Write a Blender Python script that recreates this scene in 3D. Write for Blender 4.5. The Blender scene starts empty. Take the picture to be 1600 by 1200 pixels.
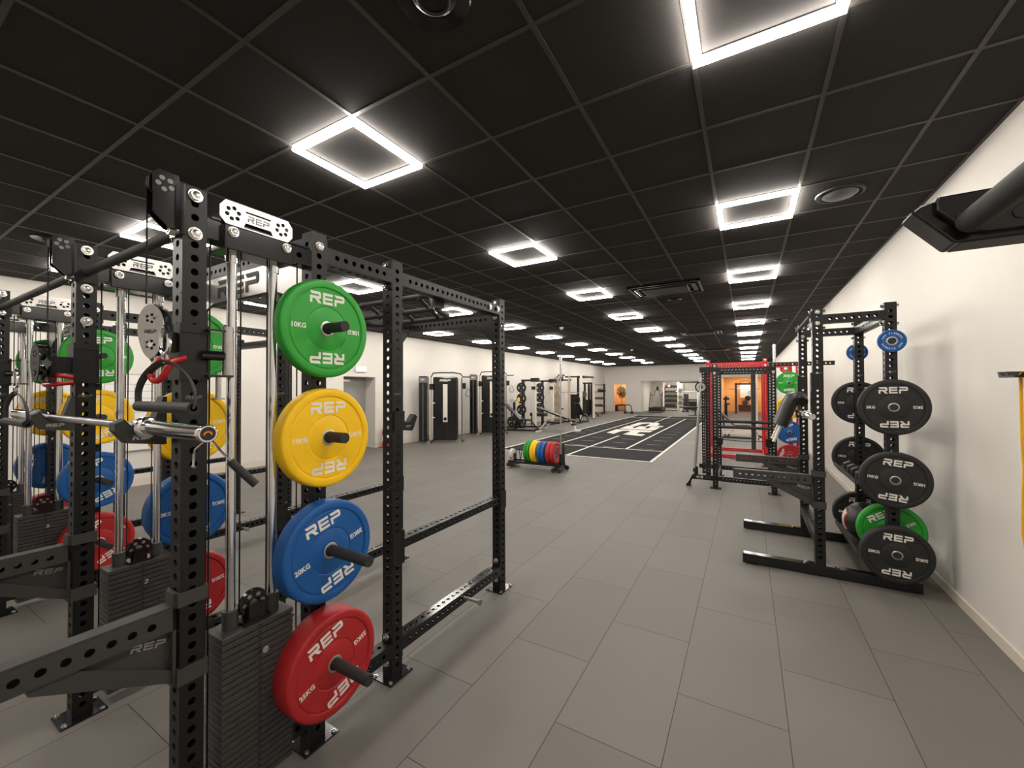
import bpy, bmesh, math, random
from mathutils import Vector, Matrix
random.seed(7)
PI = math.pi
SC = bpy.context.scene
COL = SC.collection

# ------------------------------------------------------------------ camera
CAM_H = 1.633
cam_d = bpy.data.cameras.new('camera')
cam_d.sensor_fit = 'HORIZONTAL'; cam_d.sensor_width = 36.0
cam_d.lens = 634.68 / 1600 * 36.0
cam_d.clip_start = 0.03; cam_d.clip_end = 120
cam = bpy.data.objects.new('camera', cam_d); COL.objects.link(cam)
_yaw, _pit, _rol = .5240, .0131, -.0035
_f = Vector((-math.sin(_yaw) * math.cos(_pit), math.cos(_yaw) * math.cos(_pit), math.sin(_pit)))
_r = Vector((math.cos(_yaw), math.sin(_yaw), 0)); _u = _r.cross(_f)
_r2 = _r * math.cos(_rol) + _u * math.sin(_rol); _u2 = -_r * math.sin(_rol) + _u * math.cos(_rol)
cam.matrix_world = Matrix(((_r2.x, _u2.x, -_f.x, 0), (_r2.y, _u2.y, -_f.y, 0), (_r2.z, _u2.z, -_f.z, CAM_H), (0, 0, 0, 1)))
SC.camera = cam

# ------------------------------------------------------------------ world, exposure
w = bpy.data.worlds.new('world'); SC.world = w; w.use_nodes = True
w.node_tree.nodes['Background'].inputs[0].default_value = (.9, .92, 1, 1)
w.node_tree.nodes['Background'].inputs[1].default_value = 0.05
SC.view_settings.view_transform = 'Standard'
SC.view_settings.look = 'None'
SC.view_settings.gamma = 1
SC.view_settings.use_curve_mapping = False
SC.view_settings.exposure = 1.22
LAMP_STRENGTH = 34.0
LAMP_COLOR = (1.0, .935, .86, 1)
SC.cycles.use_denoising = True
SC.cycles.use_light_tree = True
SC.cycles.max_bounces = 7
SC.cycles.diffuse_bounces = 5
SC.cycles.glossy_bounces = 3
SC.cycles.sample_clamp_indirect = 6
SC.cycles.caustics_reflective = False
SC.cycles.caustics_refractive = False

# ------------------------------------------------------------------ room numbers (metres)
XR, XL = 1.373, -9.073         # right and left wall
ZC = 3.264                     # ceiling
YF, YB = 29.3, -3.0            # far and back wall
GX, GY = .984, 2.201           # ceiling grid origin

# ------------------------------------------------------------------ materials
def srgb(r, g, b):
    def f(c):
        c /= 255
        return c / 12.92 if c <= .04045 else ((c + .055) / 1.055) ** 2.4
    return (f(r), f(g), f(b), 1)

def mat(name, col, rough=.5, metal=0.0, noise=0.0, scale=40, bump=0.0, spec=.5, coat=0.0, roughvar=0.0):
    m = bpy.data.materials.new(name); m.use_nodes = True
    nt = m.node_tree; b = nt.nodes['Principled BSDF']
    col = col if len(col) == 4 else (*col, 1)
    b.inputs['Base Color'].default_value = col
    b.inputs['Roughness'].default_value = rough
    b.inputs['Metallic'].default_value = metal
    b.inputs['Specular IOR Level'].default_value = spec
    b.inputs['Coat Weight'].default_value = coat
    if noise or bump or roughvar:
        tc = nt.nodes.new('ShaderNodeTexCoord')
        n = nt.nodes.new('ShaderNodeTexNoise'); n.inputs['Scale'].default_value = scale
        n.inputs['Detail'].default_value = 4
        nt.links.new(tc.outputs['Object'], n.inputs['Vector'])
        if noise:
            mr = nt.nodes.new('ShaderNodeMapRange')
            mr.inputs['To Min'].default_value = 1 - noise; mr.inputs['To Max'].default_value = 1 + noise
            nt.links.new(n.outputs['Fac'], mr.inputs['Value'])
            vm = nt.nodes.new('ShaderNodeVectorMath'); vm.operation = 'SCALE'
            vm.inputs[0].default_value = col[:3]
            nt.links.new(mr.outputs[0], vm.inputs['Scale'])
            nt.links.new(vm.outputs[0], b.inputs['Base Color'])
        if roughvar:
            mr = nt.nodes.new('ShaderNodeMapRange')
            mr.inputs['To Min'].default_value = max(0, rough - roughvar); mr.inputs['To Max'].default_value = min(1, rough + roughvar)
            nt.links.new(n.outputs['Fac'], mr.inputs['Value']); nt.links.new(mr.outputs[0], b.inputs['Roughness'])
        if bump:
            bp = nt.nodes.new('ShaderNodeBump'); bp.inputs['Strength'].default_value = bump; bp.inputs['Distance'].default_value = .002
            nt.links.new(n.outputs['Fac'], bp.inputs['Height']); nt.links.new(bp.outputs[0], b.inputs['Normal'])
    return m

def emis(name, col, s):
    m = bpy.data.materials.new(name); m.use_nodes = True
    b = m.node_tree.nodes['Principled BSDF']
    b.inputs['Base Color'].default_value = (.8, .8, .8, 1)
    b.inputs['Emission Color'].default_value = col
    b.inputs['Emission Strength'].default_value = s
    return m

M = {}
M['steel'] = mat('black_powder_coat', (.009, .0088, .009), .42, spec=.38, noise=.12, scale=25, bump=.08)
M['steel_gloss'] = mat('gloss_black_steel', (.008, .008, .009), .16, spec=.6)
M['steel_matte'] = mat('matte_charcoal_plastic', (.042, .040, .038), .55, noise=.1, scale=60)
M['rubber'] = mat('black_rubber', (.014, .0138, .014), .62, noise=.15, scale=80, bump=.15)
M['grip'] = mat('grip_rubber', (.022, .022, .022), .7)
M['dark'] = mat('dark_inside', (.004, .004, .004), .7)
M['chrome'] = mat('chrome', (.80, .80, .82), .13, 1.0)
M['zinc'] = mat('zinc_bolt', (.66, .64, .60), .24, 1.0, noise=.1, scale=60)
M['silver'] = mat('brushed_silver', (.50, .49, .47), .36, 1.0, noise=.08, scale=50)
M['shaft'] = mat('knurled_bar_steel', (.36, .36, .38), .32, 1.0, noise=.2, scale=200, bump=.2)
M['white'] = mat('white_print', srgb(235, 232, 225), .5)
M['whiteframe'] = mat('white_frame_paint', srgb(228, 222, 210), .35)
M['beige'] = mat('beige_plate_rubber', srgb(188, 172, 150), .5)
M['green'] = mat('green_rubber', srgb(40, 158, 48), .50, noise=.05, scale=30)
M['yellow'] = mat('yellow_rubber', srgb(255, 203, 6), .50, noise=.05, scale=30)
M['blue'] = mat('blue_rubber', srgb(14, 88, 158), .50, noise=.05, scale=30)
M['red'] = mat('red_rubber', srgb(176, 34, 38), .50, noise=.05, scale=30)
M['redsteel'] = mat('red_powder_coat', srgb(190, 24, 34), .4)
M['redplastic'] = mat('red_plastic', srgb(170, 18, 26), .3)
M['stack'] = mat('grey_weight_stack_steel', (.045, .044, .043), .40, noise=.1, scale=60)
M['stackedge'] = mat('worn_edge_steel', (.16, .155, .15), .35, .6)
M['wall'] = mat('painted_wall', srgb(217, 213, 205), .75, noise=.015, scale=2.5, bump=.03)
M['trim'] = mat('baseboard_paint', srgb(214, 205, 190), .5)
M['grid'] = mat('ceiling_grid_metal', srgb(56, 52, 49), .55)
M['grey_door'] = mat('grey_door_paint', srgb(150, 148, 143), .5)
M['reveal'] = mat('door_reveal_paint', srgb(205, 202, 195), .6)
M['orange'] = mat('orange_wall_paint', srgb(240, 188, 118), .7)
M['brownsteel'] = mat('brown_steel', srgb(70, 34, 22), .4)
M['turf'] = mat('black_turf', (.018, .0175, .018), .9, noise=.35, scale=900, bump=.6, spec=.2)
M['turfwhite'] = mat('white_turf_line', srgb(228, 224, 214), .8, noise=.06, scale=300, spec=.2)
M['turfgrey'] = mat('grey_turf_tick', srgb(140, 136, 130), .8, spec=.2)
M['leather'] = mat('black_vinyl', (.016, .015, .015), .38)
M['grey_vinyl'] = mat('grey_vinyl', (.075, .075, .08), .5)
M['leaf'] = mat('dark_leaf', (.018, .035, .012), .6, noise=.4, scale=8)
M['bark'] = mat('bark', (.10, .06, .03), .8)
M['concretepot'] = mat('stone_planter', srgb(190, 170, 145), .7)
M['band'] = mat('yellow_band_rubber', srgb(235, 178, 30), .5)
M['greensign'] = emis('exit_sign_green', srgb(30, 190, 90), .35)
M['whitesign'] = emis('exit_sign_white', srgb(230, 240, 230), .4)
M['lamp'] = emis('lamp_diffuser', LAMP_COLOR, LAMP_STRENGTH)
M['lampback'] = mat('lamp_housing_black', (.012, .012, .012), .5)
M['ball'] = mat('white_roll_vinyl', srgb(225, 212, 195), .5)
M['plastic_white'] = mat('white_plastic', srgb(220, 215, 205), .4)
M['poster'] = mat('whiteboard_surface', srgb(232, 230, 225), .3)
M['greyline'] = mat('grey_line_print', srgb(150, 148, 145), .6)

def floor_mat():
    m = bpy.data.materials.new('rubber_floor_tiles'); m.use_nodes = True
    nt = m.node_tree; b = nt.nodes['Principled BSDF']; L = nt.links
    tc = nt.nodes.new('ShaderNodeTexCoord')
    sep = nt.nodes.new('ShaderNodeSeparateXYZ'); L.new(tc.outputs['Object'], sep.inputs[0])
    def add(s, v):
        a = nt.nodes.new('ShaderNodeMath'); a.operation = 'ADD'; L.new(s, a.inputs[0]); a.inputs[1].default_value = v; return a.outputs[0]
    cmb = nt.nodes.new('ShaderNodeCombineXYZ')
    L.new(add(sep.outputs['Y'], -2.3 + 40), cmb.inputs[0]); L.new(add(sep.outputs['X'], .831 + .4948 * 60), cmb.inputs[1])
    br = nt.nodes.new('ShaderNodeTexBrick')
    br.offset = .5; br.offset_frequency = 2; br.squash = 1
    br.inputs['Scale'].default_value = 1
    br.inputs['Brick Width'].default_value = 1.0012
    br.inputs['Row Height'].default_value = .4948
    br.inputs['Mortar Size'].default_value = .0022
    br.inputs['Mortar Smooth'].default_value = .1
    br.inputs['Bias'].default_value = 0
    br.inputs['Color1'].default_value = (.148, .138, .123, 1)
    br.inputs['Color2'].default_value = (.170, .157, .140, 1)
    br.inputs['Mortar'].default_value = (.03, .028, .027, 1)
    L.new(cmb.outputs[0], br.inputs['Vector'])
    n1 = nt.nodes.new('ShaderNodeTexNoise'); n1.inputs['Scale'].default_value = 260; n1.inputs['Detail'].default_value = 3
    n2 = nt.nodes.new('ShaderNodeTexNoise'); n2.inputs['Scale'].default_value = 1.1; n2.inputs['Detail'].default_value = 5
    L.new(tc.outputs['Object'], n1.inputs['Vector']); L.new(tc.outputs['Object'], n2.inputs['Vector'])
    def mr(s, a, c):
        x = nt.nodes.new('ShaderNodeMapRange'); L.new(s, x.inputs['Value']); x.inputs['To Min'].default_value = a; x.inputs['To Max'].default_value = c; return x.outputs[0]
    mu = nt.nodes.new('ShaderNodeMath'); mu.operation = 'MULTIPLY'
    L.new(mr(n1.outputs['Fac'], .86, 1.14), mu.inputs[0]); L.new(mr(n2.outputs['Fac'], .9, 1.1), mu.inputs[1])
    vm = nt.nodes.new('ShaderNodeVectorMath'); vm.operation = 'SCALE'
    L.new(br.outputs['Color'], vm.inputs[0]); L.new(mu.outputs[0], vm.inputs['Scale'])
    L.new(vm.outputs[0], b.inputs['Base Color'])
    L.new(mr(n2.outputs['Fac'], .50, .68), b.inputs['Roughness'])
    b.inputs['Specular IOR Level'].default_value = .42
    bp = nt.nodes.new('ShaderNodeBump'); bp.inputs['Strength'].default_value = .25; bp.inputs['Distance'].default_value = .001
    L.new(n1.outputs['Fac'], bp.inputs['Height']); L.new(bp.outputs[0], b.inputs['Normal'])
    return m
M['floor'] = floor_mat()
M['ceil'] = mat('black_acoustic_tile', (.031, .0280, .0262), .9, noise=.35, scale=260, bump=.3, spec=.2)

# ------------------------------------------------------------------ object helpers
WM = {}                                   # world matrix of every object we make
def _link(o, parent, world):
    COL.objects.link(o)
    WM[o.name] = world.copy()
    if parent is not None:
        o.parent = parent
        o.matrix_basis = WM[parent.name].inverted() @ world
    else:
        o.matrix_basis = world
    return o
def T(x, y, z): return Matrix.Translation((x, y, z))
def frame(origin, right, up):
    r = Vector(right).normalized(); u = Vector(up).normalized(); n = r.cross(u).normalized(); u = n.cross(r)
    return Matrix(((r.x, u.x, n.x, origin[0]), (r.y, u.y, n.y, origin[1]), (r.z, u.z, n.z, origin[2]), (0, 0, 0, 1)))
def tag(o, label, cat, group=None, kind=None):
    if label: o['label'] = label
    if cat: o['category'] = cat
    if group: o['group'] = group
    if kind: o['kind'] = kind
    return o
def thing(name, loc, label, cat, group=None):
    o = bpy.data.objects.new(name, None); o.empty_display_size = .1
    _link(o, None, T(*loc)); return tag(o, label, cat, group)
def inst(name, mesh, parent, world):
    return _link(bpy.data.objects.new(name, mesh), parent, world)
def copy_tree(src, world, label=None, cat=None, group=None, parent=None):
    o = src.copy(); COL.objects.link(o)
    WM[o.name] = world.copy()
    if parent is None: o.parent = None; o.matrix_basis = world
    else: o.parent = parent; o.matrix_basis = WM[parent.name].inverted() @ world
    if label: o['label'] = label
    if cat: o['category'] = cat
    if group: o['group'] = group
    for ch in src.children:
        copy_tree(ch, world @ WM[src.name].inverted() @ WM[ch.name], parent=o)
    return o

class MB:
    """collects shapes in world coordinates and links them as ONE mesh object"""
    def __init__(s): s.v = []; s.f = []; s.sm = []
    def add(s, vs, fs, smooth=False):
        n = len(s.v); s.v += [tuple(v) for v in vs]
        s.f += [tuple(i + n for i in f) for f in fs]; s.sm += [smooth] * len(fs); return s
    def box(s, a, b, m=None, bev=0.0):
        x0, y0, z0 = [min(p, q) for p, q in zip(a, b)]; x1, y1, z1 = [max(p, q) for p, q in zip(a, b)]
        if bev <= 0:
            vs = [(x0,y0,z0),(x1,y0,z0),(x1,y1,z0),(x0,y1,z0),(x0,y0,z1),(x1,y0,z1),(x1,y1,z1),(x0,y1,z1)]
            fs = [(0,3,2,1),(4,5,6,7),(0,1,5,4),(1,2,6,5),(2,3,7,6),(3,0,4,7)]
        else:
            bm = bmesh.new(); bmesh.ops.create_cube(bm, size=1)
            for v in bm.verts: v.co = Vector(((x0+x1)/2 + v.co.x*(x1-x0), (y0+y1)/2 + v.co.y*(y1-y0), (z0+z1)/2 + v.co.z*(z1-z0)))
            bmesh.ops.bevel(bm, geom=bm.edges[:], offset=bev, segments=2, profile=.5, affect='EDGES')
            bm.verts.index_update()
            vs = [v.co.copy() for v in bm.verts]; fs = [[v.index for v in f.verts] for f in bm.faces]; bm.free()
        if m is not None: vs = [m @ Vector(v) for v in vs]
        return s.add(vs, fs)
    def cbox(s, c, d, m=None, bev=0.0):
        return s.box([c[i]-d[i]/2 for i in range(3)], [c[i]+d[i]/2 for i in range(3)], m, bev)
    def cyl(s, p0, p1, r, seg=16, r2=None, cap=True):
        p0, p1 = Vector(p0), Vector(p1); r2 = r if r2 is None else r2
        d = (p1 - p0).normalized(); a = d.orthogonal().normalized(); b = d.cross(a)
        vs = []
        for i in range(seg):
            t = 2*PI*i/seg; o = a*math.cos(t) + b*math.sin(t); vs += [p0 + o*r, p1 + o*r2]
        s.add(vs, [(2*i, (2*i+2) % (2*seg), (2*i+3) % (2*seg), 2*i+1) for i in range(seg)], True)
        if cap:
            n = len(s.v) - 2*seg
            s.f += [tuple(n+2*i for i in reversed(range(seg))), tuple(n+2*i+1 for i in range(seg))]; s.sm += [False, False]
        return s
    def tube(s, pts, r, seg=10, closed=False, flat=None):
        """a round (or flat = (w, h)) profile swept along points"""
        P = [Vector(p) for p in pts]; n = len(P); rings = []; a = None
        for i in range(n):
            if closed: d = (P[(i+1) % n] - P[i-1]).normalized()
            else: d = (P[min(i+1, n-1)] - P[max(i-1, 0)]).normalized()
            if a is None: a = d.orthogonal().normalized()
            a = (a - d*a.dot(d)).normalized(); b = d.cross(a)
            ring = []
            for k in range(seg):
                t = 2*PI*k/seg
                if flat: ring.append(P[i] + a*math.cos(t)*flat[0] + b*math.sin(t)*flat[1])
                else: ring.append(P[i] + a*math.cos(t)*r + b*math.sin(t)*r)
            rings.append(ring)
        vs = [v for q in rings for v in q]; fs = []
        for i in range(n if closed else n-1):
            for k in range(seg):
                j = (i+1) % n
                fs.append((i*seg+k, i*seg+(k+1) % seg, j*seg+(k+1) % seg, j*seg+k))
        s.add(vs, fs, True)
        if not closed:
            m0 = len(s.v) - n*seg
            s.f += [tuple(m0+k for k in reversed(range(seg))), tuple(m0+(n-1)*seg+k for k in range(seg))]; s.sm += [False, False]
        return s
    def prism(s, poly, m, t):
        """poly in local x,y of matrix m, extruded by t along local z"""
        n = len(poly)
        vs = [m @ Vector((x, y, 0)) for x, y in poly] + [m @ Vector((x, y, t)) for x, y in poly]
        fs = [tuple(reversed(range(n))), tuple(range(n, 2*n))] + [(i, (i+1) % n, n+(i+1) % n, n+i) for i in range(n)]
        return s.add(vs, fs)
    def lathe(s, prof, m, seg=32, smooth=True):
        """prof = [(r, z)...] turned about local z of m"""
        n = len(prof); vs = []
        for i in range(seg):
            t = 2*PI*i/seg
            vs += [m @ Vector((r*math.cos(t), r*math.sin(t), z)) for r, z in prof]
        fs = [(i*n+k, ((i+1) % seg)*n+k, ((i+1) % seg)*n+k+1, i*n+k+1) for i in range(seg) for k in range(n-1)]
        return s.add(vs, fs, smooth)
    def mesh(s, name, m, origin=None):
        me = bpy.data.meshes.new(name)
        o = Vector(origin) if origin is not None else Vector((0, 0, 0))
        me.from_pydata([tuple(Vector(v) - o) for v in s.v], [], s.f)
        me.polygons.foreach_set('use_smooth', s.sm); me.update()
        if any(s.sm):
            try: me.set_sharp_from_angle(angle=math.radians(38))
            except Exception: pass
        me.materials.append(m); return me
    def build(s, name, m, parent=None, origin=None):
        if origin is None: origin = WM[parent.name].translation if parent is not None else Vector((0, 0, 0))
        return inst(name, s.mesh(name, m, origin), parent, T(*origin))

def bm_mesh(name, m, fn):
    b = MB(); fn(b); return b.mesh(name, m)

# perforated square tube: real holes with short walls, along local +Z
_pt = {}
def perf(L, m, w=.076, d=None, r=.0128, pitch=.05, seg=12, sides='xy', off=.05):
    d = d or w
    key = (round(L, 3), m.name, w, d, r, seg, sides, pitch, off)
    if key in _pt: return _pt[key]
    vs, fs = [], []
    def face(o, ax, nrm, width, holes):
        o, ax, nrm = Vector(o), Vector(ax), Vector(nrm); up = Vector((0, 0, 1))
        hw = width/2
        def q(a, z): return o + ax*a + up*z
        if not holes:
            n = len(vs); vs.extend([q(-hw, 0), q(hw, 0), q(hw, L), q(-hw, L)]); fs.append((n, n+1, n+2, n+3)); return
        k = int((L - 2*off + 1e-6)//pitch) + 1
        z0 = (L - (k-1)*pitch)/2
        n = len(vs); vs.extend([q(-hw, 0), q(hw, 0), q(hw, z0-pitch/2), q(-hw, z0-pitch/2)]); fs.append((n, n+1, n+2, n+3))
        n = len(vs); vs.extend([q(-hw, L-z0+pitch/2), q(hw, L-z0+pitch/2), q(hw, L), q(-hw, L)]); fs.append((n, n+1, n+2, n+3))
        for i in range(k):
            zc = z0 + i*pitch; n = len(vs)
            for s_ in range(seg):
                t = 2*PI*(s_+.5)/seg; c, sn = math.cos(t), math.sin(t)
                e = max(abs(c)/hw, abs(sn)/(pitch/2))
                # outer ring on the cell border, snapped to corners
                vs.append(q(c/e, zc + sn/e))
            for s_ in range(seg):
                t = 2*PI*(s_+.5)/seg; vs.append(q(math.cos(t)*r, zc + math.sin(t)*r))
            for s_ in range(seg):
                t = 2*PI*(s_+.5)/seg; vs.append(q(math.cos(t)*r, zc + math.sin(t)*r) - nrm*.005)
            cn = len(vs); vs.extend([q(hw, zc+pitch/2), q(-hw, zc+pitch/2), q(-hw, zc-pitch/2), q(hw, zc-pitch/2)])
            ca = [math.atan2(pitch/2, hw), PI-math.atan2(pitch/2, hw), PI+math.atan2(pitch/2, hw), 2*PI-math.atan2(pitch/2, hw)]
            for s_ in range(seg):
                s2 = (s_+1) % seg
                t1 = 2*PI*(s_+.5)/seg; t2 = 2*PI*(s_+1.5)/seg
                cc = [j for j, a in enumerate(ca) if t1 < a < t2 or t1 < a+2*PI < t2]
                if cc: fs.append((n+s_, cn+cc[0], n+s2, n+seg+s2, n+seg+s_))
                else: fs.append((n+s_, n+s2, n+seg+s2, n+seg+s_))
                fs.append((n+seg+s_, n+seg+s2, n+2*seg+s2, n+2*seg+s_))
    hw, hd = w/2, d/2
    face((hw, 0, 0), (0, 1, 0), (1, 0, 0), d, 'x' in sides)
    face((-hw, 0, 0), (0, -1, 0), (-1, 0, 0), d, 'x' in sides)
    face((0, hd, 0), (-1, 0, 0), (0, 1, 0), w, 'y' in sides)
    face((0, -hd, 0), (1, 0, 0), (0, -1, 0), w, 'y' in sides)
    n = len(vs); vs.extend([Vector((a*hw, b*hd, z)) for z in (0, L) for a, b in ((-1,-1),(1,-1),(1,1),(-1,1))])
    fs.append((n+3, n+2, n+1, n)); fs.append((n+4, n+5, n+6, n+7))
    me = bpy.data.meshes.new('perforated_tube'); me.from_pydata([tuple(v) for v in vs], [], fs); me.update()
    me.materials.append(m); _pt[key] = me; return me

def rotz_to(d):
    """matrix whose local z runs along axis d, faces kept square to the world"""
    return {'z': Matrix.Identity(4), 'y': Matrix.Rotation(-PI/2, 4, 'X'), 'x': Matrix.Rotation(PI/2, 4, 'Y')}[d]
def post(parent, x, y, z0, z1, m, name='upright', **k):
    return inst(name, perf(z1-z0, m, **k), parent, T(x, y, z0))
def beam(parent, p, axis, L, m, name='crossmember', **k):
    return inst(name, perf(L, m, **k), parent, T(*p) @ rotz_to(axis))

# bolts
_bolt = {}
def bolt_mesh(r=.017, h=.014):
    if (r, h) not in _bolt:
        b = MB()
        b.cyl((0, 0, 0), (0, 0, .004), r*1.22, 20)
        hexp = [(r*math.cos(PI/3*i), r*math.sin(PI/3*i)) for i in range(6)]
        b.prism(hexp, T(0, 0, .004), h-.004)
        b.lathe([(0, h+.0015), (r*.6, h+.001), (r*.86, h-.001)], Matrix.Identity(4), 12)
        _bolt[(r, h)] = b.mesh('bolt', M['zinc'])
    return _bolt[(r, h)]
AX = {'+x': ((0,1,0),(0,0,1)), '-x': ((0,-1,0),(0,0,1)), '-y': ((1,0,0),(0,0,1)), '+y': ((-1,0,0),(0,0,1)), '+z': ((1,0,0),(0,1,0))}
def bolt(parent, p, ax, r=.017, h=.014):
    return inst('bolt', bolt_mesh(r, h), parent, frame(p, *AX[ax]))

# ------------------------------------------------------------------ lettering
def logo_polys(wd, ht):
    """three wide squared letters R E P, stencil style; centred"""
    R = [[(0,1),(.18,.76),(1.0,.76),(1.25,.85),(1.12,1)], [(1.0,.76),(1.0,.6),(1.25,.5),(1.25,.85)],
         [(0,.6),(0,.37),(1.12,.37),(1.25,.5),(1.0,.6)], [(0,.37),(0,0),(.26,0),(.26,.37)], [(.58,.37),(.93,0),(1.32,0),(.95,.37)]]
    E = [[(0,1),(0,0),(.25,0),(.25,1)], [(.25,1),(.25,.77),(1.18,.77),(1.18,1)], [(.25,.615),(.25,.385),(1.14,.385),(1.14,.615)], [(.25,.23),(.25,0),(1.18,0),(1.18,.23)]]
    P = [[(0,1),(.18,.76),(1.0,.76),(1.25,.85),(1.12,1)], [(1.0,.76),(1.0,.6),(1.25,.5),(1.25,.85)],
         [(0,.6),(0,.37),(1.12,.37),(1.25,.5),(1.0,.6)], [(0,.37),(0,0),(.26,0),(.26,.37)]]
    out = []
    for k, ch in ((0, R), (1.48, E), (2.86, P)):
        for p in ch: out.append([((x+k)/4.11*wd - wd/2, y*ht - ht/2) for x, y in p])
    return out
def logo(b, m, wd, ht, t=.0012):
    for p in logo_polys(wd, ht): b.prism(p, m, t)
    return b
_txt = {}
def text_geo(s):
    if s not in _txt:
        c = bpy.data.curves.new('t', 'FONT'); c.body = s; c.size = 1; c.align_x = 'CENTER'; c.align_y = 'CENTER'
        c.extrude = .02; c.offset = .028; c.resolution_u = 2
        o = bpy.data.objects.new('t', c); COL.objects.link(o)
        dg = bpy.context.evaluated_depsgraph_get(); me = bpy.data.meshes.new_from_object(o.evaluated_get(dg))
        _txt[s] = ([v.co.copy() for v in me.vertices], [tuple(p.vertices) for p in me.polygons])
        bpy.data.objects.remove(o); bpy.data.meshes.remove(me); bpy.data.curves.remove(c)
    return _txt[s]
def text(b, s, m, size, t=.0012):
    vs, fs = text_geo(s)
    return b.add([m @ Vector((v.x*size, v.y*size, (v.z+.02)/.04*t)) for v in vs], fs)
def holed_plate(name, outline, holes, t, m):
    """flat plate in local xy with cut-out polygons, made solid"""
    c = bpy.data.curves.new('t', 'CURVE'); c.dimensions = '2D'; c.fill_mode = 'BOTH'; c.extrude = t/2
    for poly in [outline] + holes:
        sp = c.splines.new('POLY'); sp.points.add(len(poly)-1); sp.use_cyclic_u = True
        for i, (x, y) in enumerate(poly): sp.points[i].co = (x, y, 0, 1)
    o = bpy.data.objects.new('t', c); COL.objects.link(o)
    dg = bpy.context.evaluated_depsgraph_get(); me = bpy.data.meshes.new_from_object(o.evaluated_get(dg))
    bpy.data.objects.remove(o); bpy.data.curves.remove(c)
    me.name = name; me.materials.clear(); me.materials.append(m); return me
def smooth(P, n=2):
    P = [Vector(p) for p in P]
    for _ in range(n):
        Q = [P[0]]
        for a, b_ in zip(P, P[1:]): Q += [a*.75 + b_*.25, a*.25 + b_*.75]
        P = Q + [P[-1]]
    return P
def circ(cx, cy, r, n=12): return [(cx + r*math.cos(2*PI*i/n), cy + r*math.sin(2*PI*i/n)) for i in range(n)]

# ------------------------------------------------------------------ setting
def struct(o): o['kind'] = 'structure'; return o
b = MB().add([(XL-.3, YB-.3, 0), (XR+.3, YB-.3, 0), (XR+.3, 34, 0), (XL-.3, 34, 0)], [(0, 1, 2, 3)])
b.box((XL-.3, YB-.3, -.2), (XR+.3, 34, -.001))
struct(b.build('floor', M['floor']))
struct(MB().box((XL-.3, YB-.3, ZC), (XR+.3, YF+.3, ZC+.15)).build('ceiling', M['ceil']))
b = MB(); k = 0
x = GX
while x > XL: b.box((x-.012, YB, ZC-.004), (x+.012, YF, ZC+.001)); x -= .6
y = GY - .6*8
while y < YF:
    if y > YB: b.box((XL, y-.012, ZC-.0037), (XR, y+.012, ZC+.001))
    y += .6
b.box((XR-.022, YB, ZC-.006), (XR, YF, ZC)).box((XL, YB, ZC-.006), (XL+.022, YF, ZC)).box((XL, YF-.022, ZC-.006), (XR, YF, ZC))
struct(b.build('trim_1', M['grid']))
struct(MB().box((XR, YB-.3, 0), (XR+.2, YF+.3, ZC)).build('wall_right', M['wall']))
struct(MB().box((XL-.3, YB-.2, 0), (XR+.2, YB, ZC)).build('wall_back', M['wall']))
# left wall with the door recess
DY0, DY1, DZ = 6.95, 8.0, 2.0
b = MB(); b.box((XL-.45, YB-.3, 0), (XL, DY0, ZC)); b.box((XL-.45, DY1, 0), (XL, YF+.3, ZC)); b.box((XL-.45, DY0, DZ), (XL, DY1, ZC))
struct(b.build('wall_left', M['wall']))
b = MB(); b.box((XL-.45, DY0, 0), (XL-.4, DY1, DZ)); door = struct(b.build('door_1', M['grey_door']))
b = MB(); b.box((XL-.399, DY0+.06, .01), (XL-.37, DY1-.42, DZ-.06)); b.build('door_leaf', M['grey_door'], door)
b = MB(); b.box((XL-.37, DY0+.1, DZ-.14), (XL-.33, DY0+.45, DZ-.09)); b.cyl((XL-.34, DY0+.4, DZ-.1), (XL-.34, DY0+.1, DZ-.06), .008); b.build('door_closer', M['silver'], door)
b = MB(); b.box((XL-.4, DY1-.012, 0), (XL, DY1, DZ)); b.box((XL-.4, DY0, DZ-.012), (XL, DY1, DZ)); b.build('door_reveal', M['reveal'], door)
# far wall with openings : orange doorway, store alcove, orange room
b = MB()
b.box((XL-.3, YF, 0), (-8.38, YF+.25, ZC)); b.box((-7.50, YF, 0), (-6.45, YF+.25, ZC)); b.box((-8.38, YF, 1.97), (-7.50, YF+.25, ZC))
b.box((-6.45, YF, 2.18), (-1.38, YF+.25, ZC)); b.box((-1.75, YF, 0), (-1.38, YF+.25, 2.18)); b.box((-1.38, YF, 2.36), (1.02, YF+.25, ZC)); b.box((1.02, YF, 0), (XR+.2, YF+.25, ZC))
struct(b.build('wall_far', M['wall']))
b = MB(); b.box((-8.42, YF-.02, 0), (-8.37, YF, 2.01)); b.box((-7.51, YF-.02, 0), (-7.46, YF, 2.01)); b.box((-8.42, YF-.02, 1.96), (-7.46, YF, 2.01))
struct(b.build('trim_2', M['trim']))
b = MB(); b.box((-6.6, YF+.25, 0), (-6.45, 33.4, 2.6)); b.box((-6.6, 33.2, 0), (-1.5, 33.4, 2.6)); b.box((-1.75, YF+.25, 0), (-1.6, 33.4, 2.6)); b.box((-6.6, YF+.1, 2.5), (-1.6, 33.4, 2.62))
struct(b.build('wall_alcove', M['wall']))
b = MB(); b.box((-8.9, 31.6, 0), (-7.1, 31.8, 2.6)); b.box((-9.0, YF+.25, 0), (-8.8, 31.8, 2.6)); b.box((-7.25, YF+.25, 0), (-7.05, 31.8, 2.6)); b.box((-9, YF+.1, 2.45), (-7.05, 31.8, 2.6))
struct(b.build('wall_lounge', M['orange']))
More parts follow.
